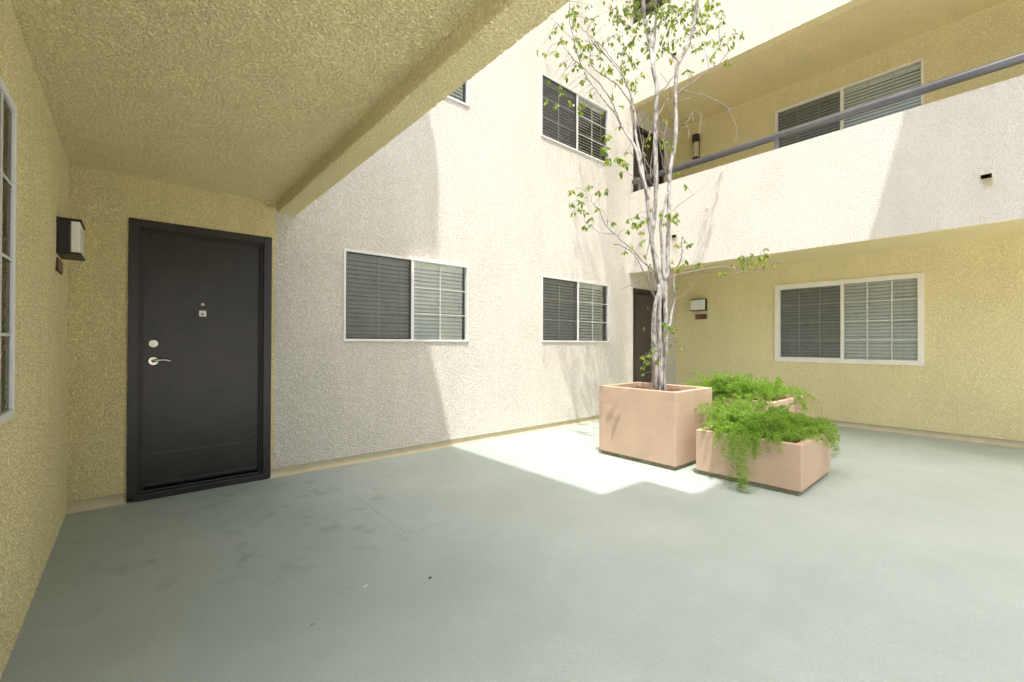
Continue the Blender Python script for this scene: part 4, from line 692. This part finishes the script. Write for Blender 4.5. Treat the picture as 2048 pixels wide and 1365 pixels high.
CLUSTERS=[[3.767,3.353,5.0,0.106,26],[3.93,3.233,5.07,0.051,5],[3.754,3.551,4.92,0.048,5],[3.74,3.725,4.69,0.058,6],[3.719,3.902,4.769,0.039,3],[3.746,3.649,4.892,0.068,8],[3.796,3.534,4.736,0.078,12],[3.848,3.348,4.663,0.069,14],[3.892,3.259,4.579,0.07,16],[3.89,3.309,4.518,0.07,12],[3.751,3.612,4.649,0.068,10],[3.846,3.384,4.739,0.069,8],[3.769,3.317,4.811,0.077,10],[3.928,3.305,4.966,0.071,7],[4.045,3.29,4.868,0.103,8],[4.424,3.363,4.96,0.108,10],[4.317,3.472,5.249,0.066,4],[4.578,3.403,5.433,0.11,26],[4.694,3.372,5.344,0.121,38],[4.809,3.339,5.511,0.121,36],[4.703,3.156,5.415,0.11,30],[4.505,2.921,5.031,0.119,28],[4.776,3.278,5.235,0.11,24],[4.657,3.383,5.14,0.099,18],[4.72,3.277,4.986,0.11,20],[4.499,3.195,4.723,0.121,22],[4.619,3.099,4.941,0.097,16],[4.435,2.778,4.773,0.086,14],[4.399,2.693,4.935,0.108,24],[4.418,2.581,4.797,0.11,28],[4.459,2.545,4.908,0.11,30],[4.637,2.525,4.9,0.135,36],[4.743,2.433,4.957,0.124,34],[4.481,2.528,4.687,0.11,22],[4.68,2.488,4.732,0.112,20],[4.807,2.378,4.873,0.112,26],[5.139,2.421,5.176,0.101,24],[5.056,2.412,4.924,0.101,18],[5.58,2.502,5.381,0.08,12],[5.581,2.503,5.255,0.08,8],[4.503,2.51,4.522,0.121,16],[4.419,2.582,4.577,0.099,12],[4.841,2.483,4.603,0.103,12],[4.862,2.464,4.746,0.092,9],[5.086,2.486,4.771,0.094,9],[5.424,2.524,4.974,0.094,12],[5.758,2.549,5.151,0.094,14],[5.907,2.487,5.238,0.083,12],[6.006,2.402,5.239,0.072,11],[5.597,2.541,4.934,0.07,8],[5.807,2.508,5.074,0.071,8],[5.255,2.506,4.675,0.058,7],[5.809,2.508,4.854,0.071,12],[5.426,2.525,4.695,0.053,5],[4.704,2.471,4.254,0.051,7],[4.353,2.508,4.4,0.065,7],[4.37,2.494,4.265,0.043,5],[4.34,2.718,4.446,0.086,10],[4.331,2.56,4.362,0.075,7],[4.149,3.337,4.762,0.084,10],[4.153,3.265,4.579,0.084,8],[3.928,3.378,4.451,0.081,10],[4.012,3.299,4.477,0.072,7],[3.848,3.385,4.392,0.044,6],[3.836,3.546,4.523,0.04,4],[3.931,3.343,4.261,0.071,9],[3.841,3.495,4.342,0.04,6],[4.207,3.126,4.417,0.086,12],[4.181,2.969,4.303,0.097,14],[4.256,2.888,4.353,0.086,12],[4.098,3.15,4.326,0.074,8],[4.18,2.901,4.13,0.097,14],[4.182,3.037,4.192,0.086,9],[4.172,2.735,4.134,0.086,12],[4.101,3.046,4.051,0.074,5],[4.174,2.768,4.013,0.075,8],[4.376,2.97,4.529,0.097,12],[4.418,2.831,4.622,0.086,12],[3.817,3.758,4.374,0.049,4],[3.833,3.607,4.282,0.044,6],[3.835,3.584,4.166,0.035,5],[3.811,3.82,4.185,0.035,4],[3.827,3.683,4.06,0.049,8],[3.846,3.459,3.999,0.059,8],[3.932,3.343,3.982,0.071,12],[3.932,3.365,3.892,0.035,4],[3.936,3.236,4.071,0.04,3],[4.02,3.124,3.855,0.026,3],[4.099,2.91,3.825,0.042,3],[4.019,2.898,3.572,0.046,6],[3.253,2.487,3.081,0.037,7],[3.258,2.525,2.981,0.049,12],[3.251,2.469,2.869,0.041,8],[3.233,2.347,2.826,0.049,10],[3.219,2.269,2.776,0.041,8],[3.226,2.305,2.701,0.033,4],[4.015,2.785,3.286,0.052,5],[4.171,2.672,3.348,0.043,5],[4.212,2.636,3.429,0.043,6],[4.405,2.602,3.404,0.039,5],[4.477,2.541,3.366,0.044,8],[4.512,2.513,3.091,0.022,2],[4.437,2.573,3.68,0.039,6],[4.219,2.629,3.661,0.022,3],[4.174,2.704,3.251,0.038,4],[4.384,2.62,3.421,0.033,4],[4.51,2.513,3.284,0.028,4],[4.49,2.531,3.201,0.022,3],[3.853,3.439,2.979,0.04,7],[3.86,3.316,2.914,0.044,8],[3.864,3.188,2.955,0.044,8],[3.865,3.062,2.866,0.044,9],[3.864,2.953,2.865,0.035,5],[3.861,3.316,2.816,0.044,9],[3.854,3.447,2.829,0.035,7],[3.862,3.302,2.739,0.044,9],[3.856,3.425,2.731,0.035,6],[3.864,3.245,2.687,0.035,6],[3.866,3.084,2.706,0.03,5],[3.866,3.154,2.594,0.04,9],[3.865,3.238,2.533,0.04,10],[3.945,2.927,2.517,0.03,5],[4.103,2.812,2.565,0.042,6],[4.099,2.747,2.497,0.053,10],[4.093,2.669,2.48,0.048,9],[4.184,2.666,2.533,0.038,5],[4.097,2.727,2.589,0.037,4],[4.229,2.627,2.658,0.038,5],[4.303,2.564,2.609,0.032,5],[4.372,2.505,2.593,0.049,9],[4.414,2.47,2.54,0.049,10],[4.43,2.456,2.605,0.038,5],[4.336,2.537,2.518,0.027,4],[4.105,2.839,2.451,0.026,3],[4.178,2.687,2.423,0.027,3],[4.51,2.385,2.907,0.032,6],[4.103,2.787,2.277,0.037,5],[4.096,2.682,2.269,0.026,4],[4.178,2.674,2.323,0.027,3],[4.023,2.821,2.206,0.031,6],[4.187,2.667,2.161,0.032,4],[4.22,2.639,2.054,0.022,3],[4.44,2.449,2.259,0.027,4],[4.526,2.376,2.281,0.043,6],[4.485,2.411,2.324,0.032,3],[4.412,2.474,2.103,0.027,3],[4.506,2.394,2.082,0.043,6],[4.458,2.436,2.028,0.032,5],[4.474,2.422,2.065,0.027,3],[4.593,2.32,2.055,0.027,4],[4.646,2.274,2.066,0.032,5],[4.717,2.082,1.969,0.032,6],[4.805,2.007,2.038,0.037,5],[4.852,1.965,2.118,0.042,6],[4.86,1.958,2.076,0.032,5],[4.826,1.856,2.114,0.041,7],[4.846,1.839,2.031,0.041,6],[4.897,1.795,2.099,0.041,7],[4.944,1.755,2.125,0.041,8],[4.929,1.768,2.052,0.046,8],[4.959,1.741,2.192,0.031,3],[5.019,1.691,2.048,0.031,4],[4.84,1.91,2.014,0.026,3],[4.519,2.516,1.825,0.028,4],[4.206,2.654,1.595,0.022,1],[4.272,2.521,1.415,0.037,16],[4.32,2.479,1.378,0.048,24],[4.373,2.434,1.378,0.037,16],[4.353,2.452,1.341,0.037,10],[4.346,2.459,1.192,0.021,4],[4.394,2.417,1.245,0.027,4],[4.423,2.393,1.149,0.032,5],[4.322,2.48,1.112,0.016,4],[4.28,2.514,1.309,0.021,6],[4.04,2.59,1.076,0.036,18],[4.101,2.564,1.097,0.042,16],[4.082,2.581,1.024,0.042,16],[4.151,2.547,1.139,0.026,8],[4.186,2.545,1.007,0.026,6],[4.055,2.605,0.961,0.031,8],[4.131,2.564,1.202,0.021,3],[4.055,2.605,0.877,0.026,3]]
T = thing('fig_tree', 'slender multi-stemmed tree with pale bark and sparse drooping leaves in the tallest planter', 'tree', (4.298, 2.583, 0.685))
tr, tw, lv = MB(), MB(), MB()
def smooth_path(st, sub):
    P = [Vector(p[:3]) for p in st]; r = [p[3] for p in st]; out = []; ro = []
    for i in range(len(P)-1):
        p0, p1, p2, p3 = P[max(i-1, 0)], P[i], P[i+1], P[min(i+2, len(P)-1)]
        for k in range(sub):
            t = k/sub
            out.append(0.5*((2*p1)+(p2-p0)*t+(2*p0-5*p1+4*p2-p3)*t*t+(3*p1-p0-3*p2+p3)*t**3)); ro.append(r[i]+(r[i+1]-r[i])*t)
    out.append(P[-1]); ro.append(r[-1]); return out, ro
allpts = []
for st in STEMS:
    big = st[0][3] > 0.011
    pts, rr = smooth_path(st, 3)
    if not big: pts = [pts[0]]+[p+Vector([random.gauss(0, min(.004, rr[1]*1.2)) for _ in range(3)]) for p in pts[1:-1]]+[pts[-1]]
    rr = [r*(1+random.uniform(-.07, .09)) for r in rr]
    (tr if big else tw).tube(pts, rr, 10 if big else 6, wob=0.06 if big else 0.0)
    allpts += pts
# root flare and bark fins low on the stem
for k in range(7):
    g = k*0.9+0.3; x, y = 4.298, 2.583
    tr.tube([(x+0.085*math.cos(g), y+0.085*math.sin(g), 0.67), (x+0.055*math.cos(g), y+0.055*math.sin(g), 0.74), (x+0.045*math.cos(g+.2), y+0.045*math.sin(g+.2), 0.95), (x+0.03*math.cos(g+.3), y+0.03*math.sin(g+.3), 1.2)], [0.02, 0.022, 0.016, 0.008], 8, wob=0.12)
def leaf(o, d, l, w_):
    d = d.normalized(); s = d.cross(Vector((random.gauss(0, 1), random.gauss(0, 1), random.gauss(0, .4)))).normalized(); nrm = s.cross(d)
    cu = random.uniform(0.05, 0.3)*l
    P = [o, o+d*l*.3+s*w_*.42-nrm*0, o+d*l*.62+s*w_*.40-nrm*cu*.4, o+d*l-nrm*cu, o+d*l*.62-s*w_*.40-nrm*cu*.4, o+d*l*.3-s*w_*.42, o+d*l*.3+nrm*-w_*.12, o+d*l*.62-nrm*(cu*.4+w_*.12)]
    b = len(lv.v); lv.v += [tuple(p) for p in P]
    lv.f += [[b, b+1, b+6], [b+1, b+2, b+7, b+6], [b+2, b+3, b+7], [b+3, b+4, b+7], [b+4, b+5, b+6, b+7], [b+5, b, b+6]]
def cluster(c, sp, n, size=1.0, link=True):
    c = Vector(c)
    if link and sp > 0.02:
        q = min(allpts, key=lambda p: (p-c).length_squared)
        if 0.03 < (q-c).length < 0.6:
            m_ = (q+c)/2+Vector((random.gauss(0, .02), random.gauss(0, .02), 0.03)); pt, _ = smooth_path([(*q, 0), (*m_, 0), (*c, 0)], 3)
            tw.tube(pt, [0.0028-0.0017*i/(len(pt)-1) for i in range(len(pt))], 4)
    k = 0
    while k < n:
        d = Vector((random.gauss(0, 1), random.gauss(0, 1), random.gauss(0, .9))); d.normalize()
        e = c+d*sp*random.uniform(0.3, 1.15)
        m_ = min(n-k, random.randint(2, 4))
        pt = [c, (c+e)/2+Vector((0, 0, .012)), e]
        tw.tube(pt, [0.0013, 0.0010, 0.0007], 3, cap=False)
        for j in range(m_):
            o = c+(e-c)*(0.45+0.55*(j+1)/m_)
            o += Vector((random.gauss(0, .004), random.gauss(0, .004), random.gauss(0, .004)))
            dd = Vector((random.gauss(0, .5), random.gauss(0, .5), -1.0+random.gauss(0, .35)))+d*0.35
            l = random.uniform(0.038, 0.062)*size; leaf(o, dd, l, l*random.uniform(.42, .56))
        k += m_
for x, y, z, sp, n in CLUSTERS:
    low = z < 1.5
    cluster((x, y, z), sp*0.85, int(n*(1.1 if low else 1.45)+0.5), 0.7 if low else 1.0)
# the crown above the frame: it throws the streaky leaf shadows on the wall
rc = random.Random(21)
tips = [Vector(s[-1][:3]) for s in STEMS if s[-1][2] > 4.6]
random.seed(5)
for i in range(120):
    z0 = rc.uniform(4.9, 10.5); g = rc.uniform(0, 2*math.pi) if i % 2 else rc.gauss(1.6, 0.6); rad = rc.uniform(0.35, 1.35)*(1.0 if z0 < 8 else 0.85)
    base = Vector((4.2+rc.gauss(0, .06), 2.65+rc.gauss(0, .05), z0)); e = base+Vector((math.cos(g)*rad, math.sin(g)*rad, rc.uniform(0.25, 0.9)))
    if e.y > 4.2: e.y = 4.15
    mid = (base+e)/2+Vector((0, 0, .1)); pts, _ = smooth_path([(*base, 0), (*mid, 0), (*e, 0)], 5)
    tw.tube(pts, [0.011-0.009*k/(len(pts)-1) for k in range(len(pts))], 5); allpts += pts
    for k in range(3, len(pts), 2):
        if pts[k].z > 4.95+0.2*(pts[k].x+pts[k].y-6.8): cluster(pts[k]+Vector((rc.gauss(0, .08), rc.gauss(0, .08), rc.gauss(0, .06))), rc.uniform(.08, .15), rc.randint(6, 12), 1.1)
to = tr.build('trunk', M['bark'], T, smooth=True); tw.build('branches', M['twig'], T, smooth=True); lv.build('crown', M['leaf'], T)
print('leaves', len(lv.f)//6)

# ------------------------------------------------------------------ litter on the floor
def litter(label, x, y, pts, mat, name='leaf_litter', cat='litter', h=0.004):
    m = MB(); n = len(pts); m.face([(x+a, y+b, h) for a, b in pts]); m.face([(x+a, y+b, 0.0015) for a, b in pts][::-1])
    for i in range(n):
        a, b = pts[i], pts[(i+1) % n]; m.face([(x+a[0], y+a[1], 0.0015), (x+b[0], y+b[1], 0.0015), (x+b[0], y+b[1], h), (x+a[0], y+a[1], h)])
    tag(m.build(name, mat), label, cat)
litter('tiny white paper scrap on the floor left of centre', 0.872, 2.122, [(-.012, -.006), (.014, .001), (.012, .008), (-.010, .001)], M['lens'], 'paper_scrap')
litter('dark curled dead leaf on the floor left of centre', 1.155, 1.985, [(-.010, -.004), (.004, -.007), (.012, .004), (-.002, .006)], M['black'], 'dead_leaf')
litter('flattened yellow olive leaf stuck to the floor, nearest the camera', 0.584, 1.98, [(-.015, -.003), (-.004, -.007), (.011, -.003), (.016, .002), (.003, .006), (-.009, .004)], plain('olive_leaf', (0.30, 0.31, 0.16), 0.8), 'dead_leaf', h=0.0025)
